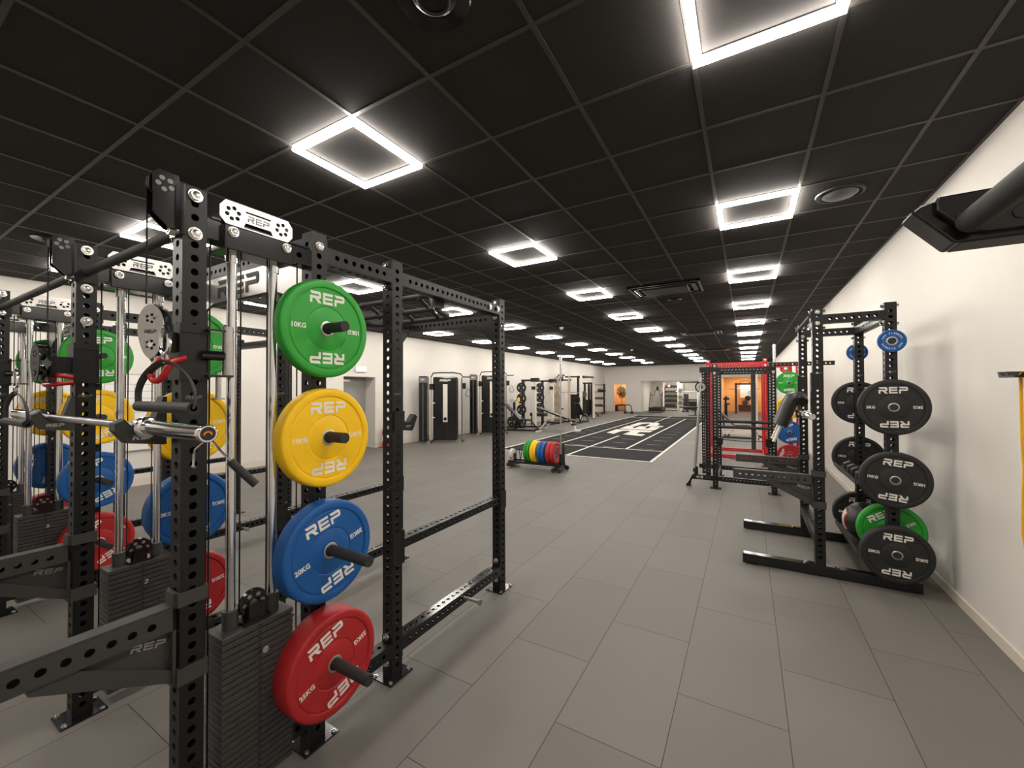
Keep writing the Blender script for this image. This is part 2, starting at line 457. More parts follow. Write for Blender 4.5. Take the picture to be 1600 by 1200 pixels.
b = MB(); b.box((-1.6, 32.6, 0), (1.5, 32.8, 2.7)); b.box((-1.6, YF+.25, 0), (-1.4, 32.8, 2.7)); b.box((1.2, YF+.25, 0), (1.4, 32.8, 2.7)); b.box((-1.6, YF+.1, 2.55), (1.4, 32.8, 2.7))
struct(b.build('wall_studio', M['orange']))
# area lights added to brighten the three back rooms, without fixtures
for nm, loc, e, sz in (('lounge_fill', (-7.95, 30.6, 2.4), 14, .5), ('alcove_fill', (-4.1, 31.2, 2.45), 45, 1.6), ('studio_fill', (-.1, 31.0, 2.5), 26, 1.0)):
    l = bpy.data.lights.new(nm, 'AREA'); l.energy = e; l.size = sz; l.color = LAMP_COLOR[:3]
    o = bpy.data.objects.new(nm, l); o.location = loc; COL.objects.link(o)
# baseboards
b = MB(); b.box((XR-.014, YB, 0), (XR, YF, .075)); struct(b.build('baseboard_right', M['trim']))
b = MB(); b.box((XL, YB, 0), (XL+.014, DY0, .13)); b.box((XL, DY1, 0), (XL+.014, YF, .13)); struct(b.build('baseboard_left', M['trim']))
b = MB(); b.box((XL, YF-.012, 0), (-8.42, YF, .08)); b.box((-7.46, YF-.012, 0), (-6.45, YF, .08)); struct(b.build('baseboard_far', M['trim']))

# ------------------------------------------------------------------ ceiling lights
def lamp_meshes():
    o, wd, h = .30, .036, .03
    b = MB()
    for s in (-1, 1):
        b.box((-o, s*o if s < 0 else o-wd, -h), (o, (s*o+wd) if s < 0 else o, 0)) if False else None
    i = o - wd
    b.box((-o, -o, -h), (o, -i, -.006)); b.box((-o, i, -h), (o, o, -.006)); b.box((-o, -i, -h), (-i, i, -.006)); b.box((i, -i, -h), (o, i, -.006))
    h2 = MB(); e = o + .006; j = i - .006
    h2.box((-e, -e, -.006), (e, -j, -.001)); h2.box((-e, j, -.006), (e, e, -.001)); h2.box((-e, -j, -.006), (-j, j, -.001)); h2.box((j, -j, -.006), (e, j, -.001))
    return b.mesh('light_tube', M['lamp']), h2.mesh('light_housing', M['lampback'])
LT, LH = lamp_meshes()
ORD = ['first', 'second', 'third', 'fourth', 'fifth', 'sixth', 'seventh', 'eighth', 'ninth', 'tenth', 'eleventh', 'twelfth', 'thirteenth']
rows = [(1, 'right-hand row', 'lights along the right wall'), (5, 'row over the aisle', 'lights over the aisle'),
        (10, 'row left of the aisle', 'lights left of the aisle'), (14, 'row nearest the left wall', 'lights along the left wall')]
for ci, desc, grp in rows:
    for k in range(-1, 11):  # first of each row is unseen behind the camera, added for its light
        yy = GY - .3 + 2.4*k
        n = k+1
        t = thing('ceiling_light', (GX - .6*(ci+.5), yy, ZC), 'square ceiling light, %s from the camera in the %s' % (ORD[n], desc), 'ceiling light', grp)
        inst('light_tube', LT, t, WM[t.name]); inst('light_housing', LH, t, WM[t.name])

# ceiling discs, cassettes, detectors
def disc(x, y, r, label, glass=False):
    t = MB().lathe([(0, -.010), (r*.42, -.012), (r*.46, -.02), (r*.6, -.012), (r*.64, -.004), (r*.9, -.012), (r, -.016), (r+.006, -.010), (r+.006, -.001)], T(x, y, ZC), 36).build('ceiling_speaker', M['steel_gloss'], None, (x, y, ZC))
    tag(t, label, 'speaker', 'round ceiling speakers')
    ring = MB().lathe([(r*.40, -.0125), (r*.43, -.024), (r*.47, -.0205)], T(x, y, ZC), 36).build('rim', M['grid'], t)
disc(-1.11, 1.28, .15, 'round black ceiling speaker overhead at the top edge of the picture')
disc(-1.12, 7.85, .12, 'round black ceiling speaker beside the nearest air conditioning cassette')
disc(-6.45, 1.28, .14, 'round ceiling speaker above the left racks with a pale rim')
disc(-6.54, 7.82, .14, 'round ceiling speaker behind the curved pull-up bars')
disc(.7, 11.5, .13, 'round black ceiling speaker far along beside the right row of lights')
t = thing('air_diffuser', (.69, 4.30, ZC), 'round grey ceiling air diffuser with a shallow dome right of the lights', 'air diffuser')
MB().lathe([(.125, -.002), (.15, -.016), (.165, -.012), (.17, -.001)], WM[t.name], 36).build('rim', M['lampback'], t)
MB().lathe([(0, -.04), (.06, -.037), (.1, -.028), (.122, -.012), (.122, -.001)], WM[t.name], 36).build('dome', mat('grey_dome', srgb(90, 92, 92), .35), t)
for i, (x, y, lab) in enumerate([(-1.12, 6.95, 'large black air conditioning cassette in the ceiling, nearest of the three over the aisle'),
                                 (-1.12, 12.9, 'black air conditioning cassette in the ceiling, second of three over the aisle'),
                                 (-1.12, 18.9, 'black air conditioning cassette in the ceiling, farthest of three over the aisle')]):
    t = thing('ceiling_cassette', (x, y, ZC), lab, 'air conditioner', 'ceiling air conditioning cassettes')
    W2, D2 = .53, .40
    b = MB(); b.box((x-W2, y-D2, ZC-.03), (x+W2, y-D2+.035, ZC-.001)); b.box((x-W2, y+D2-.035, ZC-.03), (x+W2, y+D2, ZC-.001))
    b.box((x-W2, y-D2, ZC-.03), (x-W2+.035, y+D2, ZC-.001)); b.box((x+W2-.035, y-D2, ZC-.03), (x+W2, y+D2, ZC-.001)); b.build('outer_frame', M['steel_gloss'], t)
    MB().box((x-W2+.03, y-D2+.03, ZC-.006), (x+W2-.03, y+D2-.03, ZC-.001)).build('back_plate', M['dark'], t)
    MB().box((x-.34, y-.22, ZC-.05), (x+.34, y+.22, ZC-.005), bev=.012).build('intake_panel', M['steel'], t)
    b = MB(); b.box((x-.40, y-.31, ZC-.035), (x+.40, y-.25, ZC-.012), bev=.008); b.box((x-.40, y+.25, ZC-.035), (x+.40, y+.31, ZC-.012), bev=.008)
    b.box((x-.46, y-.26, ZC-.035), (x-.40, y+.26, ZC-.012), bev=.008); b.box((x+.40, y-.26, ZC-.035), (x+.46, y+.26, ZC-.012), bev=.008); b.build('louvre', M['steel_gloss'], t)
t = thing('ceiling_grille', (-6.7, 7.25, ZC), 'dark square slatted ceiling grille seen behind the curved pull-up bars', 'vent')
b = MB(); x, y = -6.7, 7.25
for i in range(14): b.box((x-.28, y-.28+i*.042, ZC-.02), (x+.28, y-.272+i*.042, ZC-.002))
b.build('slats', M['grid'], t)
b = MB(); b.box((x-.3, y-.3, ZC-.022), (x+.3, y-.28, ZC-.001)); b.box((x-.3, y+.28, ZC-.022), (x+.3, y+.3, ZC-.001)); b.box((x-.3, y-.3, ZC-.022), (x-.28, y+.3, ZC-.001)); b.box((x+.28, y-.3, ZC-.022), (x+.3, y+.3, ZC-.001)); b.build('outer_frame', M['steel'], t)
for x, y, lab in ((-4.21, 9.9, 'small white smoke detector under the black ceiling, the nearer one'), (-4.1, 17.0, 'small white smoke detector under the black ceiling, the farther one')):
    t = MB().lathe([(0, -.06), (.03, -.058), (.045, -.04), (.05, -.02), (.055, -.001)], T(x, y, ZC), 20).build('smoke_detector', M['plastic_white'], None, (x, y, ZC)); tag(t, lab, 'smoke detector', 'smoke detectors')

# ------------------------------------------------------------------ turf
t = thing('turf_lane', (-3.85, 17.3, 0), 'black turf sprint lane with white lines and a large white monogram', 'turf')
MB().box((-5.87, 9.33, .0005), (-1.83, 25.45, .006)).build('turf_mat', M['turf'], t)
b = MB()
z0, z1 = .0062, .0085
def fl(x0, y0, x1, y1): b.box((x0, y0, z0), (x1, y1, z1))
fl(-1.90, 9.33, -1.83, 25.45); fl(-5.87, 9.33, -5.80, 25.45); fl(-5.80, 9.33, -1.90, 9.40); fl(-5.80, 25.38, -1.90, 25.45)
fl(-5.80, 11.05, -1.90, 11.11); fl(-5.80, 23.55, -1.90, 23.61)
fl(-2.88, 11.11, -2.82, 23.55); fl(-4.90, 11.11, -4.84, 23.55); fl(-3.89, 9.40, -3.83, 14.1); fl(-3.89, 20.5, -3.83, 25.38)
b.build('line', M['turfwhite'], t)
b = MB()
for i in range(13):
    for cx in (-2.35, -3.35, -4.35, -5.35):
        if cx in (-3.35, -4.35) and 3 <= i <= 8: continue
        fl(cx-.2, 11.28+i, cx+.2, 11.325+i)
b.build('distance_tick', M['turfgrey'], t)
LA = [(-4.55,14.92),(-4.56,16.30),(-4.22,16.38),(-3.16,16.38),(-3.16,15.75),(-3.50,15.65),(-3.50,15.05),(-3.15,14.93),(-3.15,14.38),(-3.86,14.62),(-3.86,15.79),(-4.03,15.92),(-4.20,15.75),(-4.20,14.63)]
LB = [(-4.53,16.60),(-4.57,18.12),(-4.21,17.90),(-4.19,17.23),(-4.03,17.20),(-4.05,18.11),(-3.72,18.08),(-3.68,17.22),(-3.52,17.20),(-3.55,18.04),(-3.17,17.95),(-3.16,16.60)]
LC = [(-4.53,18.50),(-4.53,20.05),(-4.15,20.35),(-3.70,20.30),(-3.48,19.66),(-3.46,18.72),(-3.14,18.60),(-3.13,18.15),(-3.85,18.30),(-3.87,19.49),(-4.02,19.75),(-4.20,19.30),(-4.21,18.05),(-4.50,18.2)]
b = MB()
for P in (LA, LB, LC): b.prism(list(reversed(P)) if False else P, T(0, 0, .0063), .003)
b.build('monogram', M['turfwhite'], t)

# ------------------------------------------------------------------ bumper plates
_pl = {}
def plate_meshes(color, T_, kg, R=.225, logo_w=.178, seg=64):
    key = (color, T_, kg, R)
    if key in _pl: return _pl[key]
    I = Matrix.Identity(4); h = T_/2; k = R/.225
    half = [(.0262, h-.004), (.095*k, h-.004), (.098*k, h-.006), (.101*k, h-.0065), (.104*k, h-.004), (.180*k, h-.004),
            (.183*k, h-.0065), (.187*k, h-.0065), (.190*k, h-.001), (.194*k, h), (R-.010, h), (R-.004, h-.003), (R, h-.010)]
    prof = half + [(r, -z) for r, z in reversed(half)] + [half[0]]
    body = MB().lathe(prof, I, seg).mesh('plate_body', M[color])
    hub = MB().lathe([(.0262, h-.0035), (.0262, h-.0025), (.034, h-.0025), (.036, h-.004)], I, 28)
    hub.lathe([(.0262, -h+.0035), (.0262, -h+.0025), (.034, -h+.0025), (.036, -h+.004)], I, 28)
    hub.lathe([(.0258, -h+.003), (.0258, h-.003)], I, 28)
    hubm = hub.mesh('hub_ring', M['silver'])
    b = MB()
    for fl_ in (0, 1):
        B = Matrix.Rotation(PI*fl_, 4, 'Y') @ T(0, 0, h-.0042)
        if R > .2:
            logo(b, B @ T(0, .137, 0), logo_w, .052)
            logo(b, B @ Matrix.Rotation(PI, 4, 'Z') @ T(0, .137, 0), logo_w, .052)
            if kg:
                text(b, kg, B @ T(-.142, 0, 0), .030); text(b, kg, B @ Matrix.Rotation(PI, 4, 'Z') @ T(-.142, 0, 0), .030)
        else:
            for i, ch in enumerate('REP FITNESS'):
                if ch != ' ':
                    for q in (0, PI): text(b, ch, B @ Matrix.Rotation(q + PI/2 - (i-5)*.235 - PI/2, 4, 'Z') @ T(0, .062, 0), .017)
    let = b.mesh('lettering', M['white'])
    _pl[key] = (body, hubm, let); return _pl[key]
def plate(color, T_, kg, world, label, group, R=.225, spin=0.0, cat='weight plate', name='bumper_plate'):
    body, hub, let = plate_meshes(color, T_, kg, R)
    Wm = world @ Matrix.Rotation(spin, 4, 'Z')
    o = inst(name, body, None, Wm); tag(o, label, cat, group)
    inst('hub_ring', hub, o, Wm); inst('lettering', let, o, Wm)
    return o

# ------------------------------------------------------------------ the big cable racks on the left
AR, AL = -1.778, -2.932           # column centres of the nearest rack
Y1, Y2, Y3, Y4 = .700, 1.198, 1.693, 2.853
HT = 2.372
rackA = thing('power_rack', ((AR+AL)/2, 1.78, 0), 'nearest black perforated power rack with weight stacks and coloured plates on its posts', 'power rack', None)

def flower(cx, cy, r=.019, n=6, rh=.0085): return [circ(cx + r*1.15*math.cos(2*PI*i/n+.3), cy + r*1.15*math.sin(2*PI*i/n+.3), rh, 10) for i in range(n)]
NP_OUT = [(-.142, -.022), (-.142, .020), (-.122, .046), (.122, .046), (.142, .020), (.142, -.022), (.122, -.046), (-.122, -.046)]
NP = holed_plate('nameplate', NP_OUT, flower(-.096, 0) + flower(.096, 0) + [[(-.05, .018), (.05, .018), (.05, .026), (-.05, .026)], [(-.058, -.042), (.058, -.042), (.05, -.022), (-.05, -.022)]], .005, M['silver'])
NPB = MB(); logo(NPB, T(0, -.002, .0026), .085, .026, .001); NPL = NPB.mesh('lettering', M['steel_gloss'])
PULLEY_D = MB()
PULLEY_D.lathe([(.018, -.008), (.052, -.009), (.055, -.006), (.049, 0), (.055, .006), (.052, .009), (.018, .008), (.018, -.008)], Matrix.Identity(4), 28)
PULLEY = PULLEY_D.mesh('pulley', M['steel_gloss'])
PH = MB()
for i in range(6):
    PH.cyl((.034*math.cos(i*PI/3), .034*math.sin(i*PI/3), -.0095), (.034*math.cos(i*PI/3), .034*math.sin(i*PI/3), .0095), .0085, 12)
PH.cyl((0, 0, -.012), (0, 0, .012), .014, 14)
PHM = PH.mesh('pulley_spokes', M['silver'])
_sp = MB().cbox((0, 0, 0), (.128, .276, .0215), bev=.002); _n = len(_sp.f)
_sp.cbox((0, 0, .0096), (.1284, .2764, .0013))
SPM = _sp.mesh('stack_plate', M['stack']); SPM.materials.append(M['stackedge'])
for _p in SPM.polygons[_n:]: _p.material_index = 1

FOOT = MB(); FOOT.cbox((0, 0, .004), (.15, .17, .008)); FOOTM = FOOT.mesh('foot_plate', M['steel_gloss'])
def foot(u, x, y):
    f = inst('foot_plate', FOOTM, u, T(x, y, 0))
    for a, c in ((-.058, -.068), (.058, .068), (-.058, .068), (.058, -.068)): inst('bolt', bolt_mesh(.009, .010), f, frame((x+a, y+c, .008), *AX['+z']))

def cable_column(rk, cx, sg, silver):
    """weight stack, guide rods, pulleys, cables and header between the posts at Y1 and Y2. sg = outward sign"""
    fx = cx + sg*.038
    o = '+x' if sg > 0 else '-x'
    yc = (Y1+Y2)/2 - .028
    # header beam + boxed cover + nameplate
    bm_ = beam(rk, (cx, Y1+.038, 2.242), 'y', Y2-Y1-.076, M['steel_gloss'], 'header_beam', w=.076, seg=14)
    cover = MB().box((cx-.055, yc-.135, 2.178), (cx+.062*1.0 if sg > 0 else cx+.055, yc+.135, 2.272), bev=.004).build('header_cover', M['steel_gloss'], rk)
    if sg < 0: pass
    for yy in (yc-.105, yc+.105):
        bolt(cover, (cx+.062, yy, 2.246), '+x', .016)
    npo = inst('nameplate', NP, rk, frame((cx+.05, yc-.005, 2.322), (0, 1, 0), (0, 0, 1)))
    inst('lettering', NPL, npo, WM[npo.name])
    MB().box((cx-.03, Y1+.05, 2.28), (cx+.045, Y2-.05, 2.288)).box((cx-.03, yc-.13, 2.285), (cx+.03, yc+.13, 2.34)).build('pulley_tray', M['steel_gloss'], rk)
    # guide rods
    for yy in (.842, 1.003):
        b = MB(); b.cyl((cx, yy, .06), (cx, yy, 2.178), .0175, 20); rod = b.build('guide_rod', M['chrome'], rk)
        MB().cyl((cx, yy, 2.14), (cx, yy, 2.178), .024, 20).build('rod_collar', M['chrome'], rod)
        MB().cyl((cx, yy, .69), (cx, yy, .765), .028, 24).build('rod_boss', M['stack'], rod)
    # weight stack
    st = MB().box((cx-.01, .905, .05), (cx+.01, .935, .70)).build('stack_rod', M['silver'], rk)
    for i in range(25):
        inst('stack_plate', SPM, st, T(cx, .922, .062 + i*.0254 + .0108))
    b = MB()
    for i in range(25):
        z = .062 + i*.0254
        b.cyl((cx+.0645, .922, z+.011), (cx+.0655, .922, z+.011), .006, 8)
    b.build('pin_hole', M['dark'], st)
    pin = MB().cyl((cx+.064, .922, .60), (cx+.10, .922, .60), .005, 10); pin.lathe([(.004, 0), (.013, .001), (.013, .012), (0, .014)], frame((cx+.095, .922, .60), (0, 1, 0), (0, 0, 1)), 16)
    pin.build('selector_pin', M['chrome'], rk)
    # pulley on the stack
    pz = .762
    pw = frame((cx+.01, .922, pz), (0, 1, 0), (0, 0, 1))
    pu = inst('pulley', PULLEY, rk, pw); inst('pulley_spokes', PHM, pu, pw)
    MB().box((cx-.02, .895, .70), (cx-.012, .95, pz+.01)).box((cx+.030, .895, .70), (cx+.038, .95, pz+.005)).box((cx-.03, .87, .698), (cx+.05, .975, .706)).build('pulley_bracket', M['steel_gloss'], rk)
    # cables
    cb = MB()
    for yy in (.922-.052, .922+.052): cb.cyl((cx+.01, yy, pz), (cx+.01, yy, 2.18), .003, 6)
    cb.cyl((cx, Y1+.065, .10), (cx, Y1+.065, 2.2), .003, 6); cb.cyl((cx, Y2-.085, .12), (cx, Y2-.085, 2.2), .003, 6)
    cb.cyl((cx, Y1-.125, 1.93), (cx, Y1-.125, 2.36), .003, 6)
    cb.build('cable', M['steel_gloss'], rk)
    # front bracket with the top pulley
    by = Y1 - .038
    for q in (-.022, .018):
        b = MB(); b.prism([(0, -.16), (-.03, -.165), (-.075, -.12), (-.075, -.03), (-.075, .012), (-.06, .03), (0, .03)], Matrix(((0, 0, 1, cx+q), (1, 0, 0, by-.004), (0, 1, 0, 2.372), (0, 0, 0, 1))), .004)
        br = b.build('pulley_bracket', M['steel_gloss'], rk)
    b = MB()
    for i in range(5):
        a = PI/4 + i*PI*2/5; b.cyl((cx+.0222, by-.045+.02*math.cos(a), 2.372+.0-.015+.02*math.sin(a)), (cx+.024, by-.045+.02*math.cos(a), 2.372-.015+.02*math.sin(a)), .0085, 12)
    b.build('bracket_cutout', M['stackedge'], br)
    pw = frame((cx, Y1-.10, 2.352), (0, 1, 0), (0, 0, 1)); pu = inst('pulley', PULLEY, rk, pw @ Matrix.Scale(.62, 4)); 
    b = MB(); b.box((cx-.045, by-.007, 2.19), (cx+.045, by, HT)); b.box((cx+sg*.045, by-.007, 2.19), (cx+sg*.0385, by+.006, HT)) ; fp = b.build('front_flange', M['steel_gloss'], rk)
    bolt(fp, (cx, by-.007, 2.205), '-y', .017, .022)
    for zz in (2.345, 2.205): bolt(rk, (fx, Y1, zz), o, .019)
    if sg < 0:
        for zz in (2.345, 2.15, 1.985): bolt(rk, (cx+.038, Y1, zz), '+x', .019)

def side_frame(rk, cx, sg):
    m = M['steel']; ox = '+x' if sg > 0 else '-x'; ix = '-x' if sg > 0 else '+x'
    U = []
    for i, y in enumerate((Y1, Y2, Y3, Y4)):
        u = post(rk, cx, y, .008, HT, m, seg=14, r=.0132); foot(u, cx, y); U.append(u)
    top = beam(rk, (cx, Y2+.038, HT-.092), 'y', Y3-Y2-.076, m, seg=12); 
    top2 = beam(rk, (cx, Y3+.038, HT-.092), 'y', Y4-Y3-.076, m, seg=12)
    base0 = beam(rk, (cx, Y1+.038, .13), 'y', Y2-Y1-.076, m, 'base_beam', seg=12)
    base1 = beam(rk, (cx, Y2+.038, .164), 'y', Y3-Y2-.076, m, 'base_beam', seg=12)
    base2 = beam(rk, (cx, Y3+.038, .164), 'y', Y4-Y3-.076, M['steel_gloss'], 'base_beam', seg=12)
    # end flanges and bolts
    for y, s, bb in ((Y3, -1, {1: top, 0: base1}), (Y3, 1, {1: top2, 0: base2}), (Y4, -1, {1: top2, 0: base2}), (Y2, 1, {1: top, 0: base1})):
        for q, z in ((1, HT-.092), (0, .164)): MB().box((cx-.036, y+s*.038, z-.075), (cx+.036, y+s*.044, z+.075)).build('beam_flange', m, bb[q], WM[rk.name].translation)
    for y in (Y3, Y4):
        for z in (HT-.035, HT-.148): bolt(top, (cx, y-.044 if y == Y4 else y-.044, z), '-y')
    for z in (HT-.035, HT-.148): bolt(top, (cx+sg*.0, Y3-.046, z), '-y', .017, .02)
    for y, z in ((Y4-.044, .24), (Y3-.044, .235), (Y3-.044, .09), (Y4-.044, .09)): bolt(base1, (cx, y, z), '-y')
    bolt(rk, (cx+sg*.038, Y2, 2.31), ox); bolt(rk, (cx+sg*.038, Y4-.19, HT-.092), ox, .018); bolt(rk, (cx+sg*.038, Y4-.075, HT-.092), ox, .018)
    for z in (.09, .20): bolt(rk, (cx+sg*.038, Y2-.17, z), ox, .02)
    # safety strap rail between the front posts
    b = beam(rk, (cx, Y3+.04, .735), 'y', Y4-Y3-.06, m, 'safety_rail', w=.075, d=.05, seg=12)
    MB().box((cx+.0385, Y3-.04, .63), (cx+.046, Y3+.045, .82)).box((cx-.046, Y3+.0385, .63), (cx+.046, Y3+.05, .82)).box((cx+.0385, Y4-.045, .66), (cx+.046, Y4+.04, .80)).build('safety_bracket', m, b)
    # plate storage pegs
    for z, ln in ((1.918, .187), (1.418, .187), (.903, .345), (.402, .345)):
        pg = MB().cyl((cx+sg*.038, Y2, z), (cx+sg*(.038+ln), Y2, z), .0235, 22).build('storage_peg', M['grip'], rk)
        MB().cyl((cx+sg*.038, Y2, z), (cx+sg*.046, Y2, z), .034, 22).build('washer', M['silver'], pg)
    pg = MB().cyl((cx+sg*.038, 2.33, .164), (cx+sg*.175, 2.33, .164), .011, 14).cyl((cx+sg*.165, 2.33, .164), (cx+sg*.175, 2.33, .164), .021, 18).build('band_peg', M['silver'], rk)
    # numbers stamped in the posts
    b = MB()
    for y in (Y1, Y3, Y4):
        for n in range(6, 40, 2):
            z = .058+.05*n+.025
            if z < 2.1: text(b, str(n), frame((cx+.026, y-.0386, z), *AX['-y']), .011, .0006)
    logo(b, frame((cx+.0384, Y3, 1.608), *AX['+x']), .05, .014, .0006); logo(b, frame((cx+.0384, Y1, 1.608), *AX['+x']), .05, .014, .0006)
    b.build('lettering', M['stackedge'], rk)
    cable_column(rk, cx, sg, True)
side_frame(rackA, AR, 1)
side_frame(rackA, AL, -1)
# parts that join both sides
b = MB().cyl((AL+.038, Y1, 2.235), (AR-.038, Y1, 2.235), .0205, 20).build('pull_up_bar', M['grip'], rackA)
for _x in (AL+.0385, AR-.046): MB().box((_x, Y1-.04, 2.18), (_x+.0075, Y1+.04, 2.29)).build('bar_flange', M['steel'], b)
cr = beam(rackA, (AL+.038, Y2, HT-.06), 'x', AR-AL-.076, M['steel'], seg=12)
SGN = [(-.54, .052), (.54, .052), (.54, -.18), (.46, -.18), (.38, -.12), (.30, -.095), (-.30, -.095), (-.38, -.12), (-.46, -.18), (-.54, -.18)]
sp = MB().prism(SGN, frame(((AR+AL)/2, Y2-.030, HT-.165+.02), *AX['-y']), .006).build('sign_panel', M['silver'], rackA)
b = MB(); logo(b, frame(((AR+AL)/2-.04, Y2-.0365, HT-.168), *AX['-y']), .42, .10, .002); b.build('lettering', M['steel_matte'], sp)
b = MB(); pts = [(x+(AR+AL)/2, Y2-.032, z+HT-.145) for x, z in [(.54, -.183), (.46, -.183), (.38, -.123), (.30, -.098), (-.30, -.098), (-.38, -.123), (-.46, -.183), (-.54, -.183)]]
for p, q in zip(pts, pts[1:]): b.cyl(p, q, .007, 6)
b.build('panel_edge', M['steel'], sp)
cr = beam(rackA, (AL+.038, Y4, HT-.16), 'x', AR-AL-.076, M['steel'], seg=12)
for _x, _s in ((AL+.038, 1), (AR-.038, -1)): MB().prism([(0, 0), (_s*.16, .0), (0, -.16)], frame((_x, Y4-.03, HT-.20), (1, 0, 0), (0, 0, 1)), .006).build('gusset', M['steel'], rackA)
# curved multi-grip pull-up bars
b = MB()
def arc_bar(y0, rise, reach, r=.020):
    pts = []
    x0, x1 = AL+.05, AR-.05
    for i in range(25):
        t = i/24; x = x0 + (x1-x0)*t
        s = min(1, min(t, 1-t)/.17); s = s*s*(3-2*s)
        pts.append((x, y0 + reach*s, 2.19 + rise*s))
    b.tube(pts, r, 12)
arc_bar(2.15, .13, .10); arc_bar(2.15, .05, .20); arc_bar(2.15, .0, .32)
for x in (-2.62, -2.35, -2.09): b.cyl((x, 2.24, 2.31), (x, 2.48, 2.19), .015, 12)
mg = b.build('multi_grip_bar', M['grip'], rackA)
MB().box((AL+.038, 2.10, 2.15), (AL+.055, 2.24, 2.28)).build('bar_bracket', M['steel'], mg)
MB().box((AR-.055, 2.10, 2.19), (AR-.038, 2.20, 2.28)).build('bar_bracket', M['steel'], mg)
for x in (AL+.061, AR-.061): bolt(mg, (x, 2.15, 2.19), '+x' if x < -2.3 else '-x')
b = beam(rackA, (AL+.038, Y3, HT-.09), 'x', .01, M['steel'])
bpy.data.objects.remove(b)

# trolleys riding on the two front posts
def trolley(rk, cx, sg):
    z0, z1 = 1.672, 1.872; y = Y1
    b = MB(); hw = .047
    for a in (0, 1):
        b.box((cx-hw, y-hw, z0), (cx+hw, y-.0395, z1)) if a == 0 else b.box((cx-hw, y+.0395, z0), (cx+hw, y+hw, z1))
    b.box((cx-hw, y-.0395, z0), (cx-.0395, y+.0395, z1)); b.box((cx+.0395, y-.0395, z0), (cx+hw, y+.0395, z0+.03)); b.box((cx+.0395, y-.0395, z1-.03), (cx+hw, y+.0395, z1)); b.box((cx+.0395, y-.0395, z0+.03), (cx+.043, y+.0395, z1-.03))
    tr = b.build('trolley_sleeve', M['steel'], rk)
    if sg > 0:
        MB().cyl((cx+.062, y+.10, z0+.018), (cx+.062, y+.10, z1+.002), .0185, 22).build('trolley_roller', M['silver'], tr)
        b = MB(); b.box((cx+.043, y+.03, z1-.02), (cx+.075, y+.115, z1-.012)).box((cx+.043, y+.03, z0+.01), (cx+.075, y+.115, z0+.018)); b.cyl((cx+.047, y+.02, z0+.09), (cx+.062, y+.085, z0+.09), .018, 14); b.build('roller_arm', M['steel_gloss'], tr)
        MB().cyl((cx+.062, y+.068, 1.60), (cx+.062, y+.068, 1.70), .009, 12).cyl((cx+.062, y+.068, 1.598), (cx+.062, y+.068, 1.604), .02, 16).build('pop_pin', M['silver'], tr)
    return tr
TR = trolley(rackA, AR, 1); TL = trolley(rackA, AL, -1)
def pulley_housing(tr, c, ang, m, ht=.185, wd=.086):
    """two side plates with a pulley between, swivelling on the trolley"""
    out = []
    for i in range(28):
        t = 2*PI*i/28
        xx = wd/2*math.cos(t)*(1 + .16*math.sin(t)); zz = ht/2*math.sin(t)
        out.append((xx, zz))
    hol = []
    for cz in (-.045, .045):
        hol += [circ(.013*math.cos(q*PI/2.5), cz+.013*math.sin(q*PI/2.5), .0055, 8) for q in range(5)]
    me = holed_plate('housing_plate', out, hol, .004, m)
    F = T(*c) @ Matrix.Rotation(ang, 4, 'Z') @ Matrix(((1, 0, 0, 0), (0, 0, -1, 0), (0, 1, 0, 0), (0, 0, 0, 1)))
    for q in (-.02, .02): hp = inst('housing_plate', me, tr, F @ T(0, 0, q))
    b = MB(); logo(b, F @ T(0, 0, .0222), .04, .013, .0006); b.build('lettering', M['steel_gloss'], hp)
    for cz in (-.045, .05):
        W_ = F @ T(0, cz, 0) @ Matrix.Scale(.68, 4); pu = inst('pulley', PULLEY, tr, W_)
    b = MB(); b.cyl(F @ Vector((0, .085, -.02)), F @ Vector((0, .085, .02)), .012, 12); b.cyl(F @ Vector((0, -.045, -.024)), F @ Vector((0, -.045, .024)), .009, 12); b.build('housing_spacer', M['chrome'] if m is M['silver'] else M['steel_gloss'], tr)
pulley_housing(TR, (AR+.005, .60, 1.835), .55, M['silver'])
b = MB().box((AR-.02, .62, 1.77), (AR+.02, Y1-.04, 1.84)).build('swivel_arm', M['steel'], TR)
pulley_housing(TL, (AL+.01, .555, 1.765), .15, M['steel_gloss'])
b = MB().box((AL-.02, .58, 1.72), (AL+.025, Y1-.04, 1.80)).build('swivel_arm', M['steel'], TL)
MB().tube(smooth([(AR+.03, .655, 1.735), (AR+.035, .60, 1.745), (AR+.04, .575, 1.70), (AR+.05, .575, 1.665), (AR+.09, .585, 1.665), (AR+.10, .61, 1.73), (AR+.11, .65, 1.745)]), .010, 12).build('red_lever', M['redplastic'], TR)
MB().tube(smooth([(AL+.05, .655, 1.70), (AL+.02, .60, 1.71), (AL-.03, .58, 1.70), (AL-.07, .58, 1.665), (AL-.02, .58, 1.66), (AL+.02, .60, 1.665), (AL+.05, .655, 1.675)]), .011, 12).build('red_lever', M['redplastic'], TL)

# second rack behind = copy
DX = -2.97
rackB = copy_tree(rackA, WM[rackA.name] @ T(DX, 0, 0), 'second black perforated power rack, behind the nearest one at the left edge', 'power rack')
# bar joining both racks
o = MB().cyl((AR+DX+.038, Y1, 2.245), (AL-.038, Y1, 2.245), .0205, 18).build('connecting_bar', M['grip'], None, ((AR+DX+AL)/2, Y1, 2.245))
tag(o, 'round black bar bridging the nearest rack to the second rack at head height', 'pull-up bar')
for _x in (AL-.048, AR+DX+.0385): MB().box((_x, Y1-.045, 2.18), (_x+.0095, Y1+.045, 2.31)).build('end_flange', M['steel'], o)

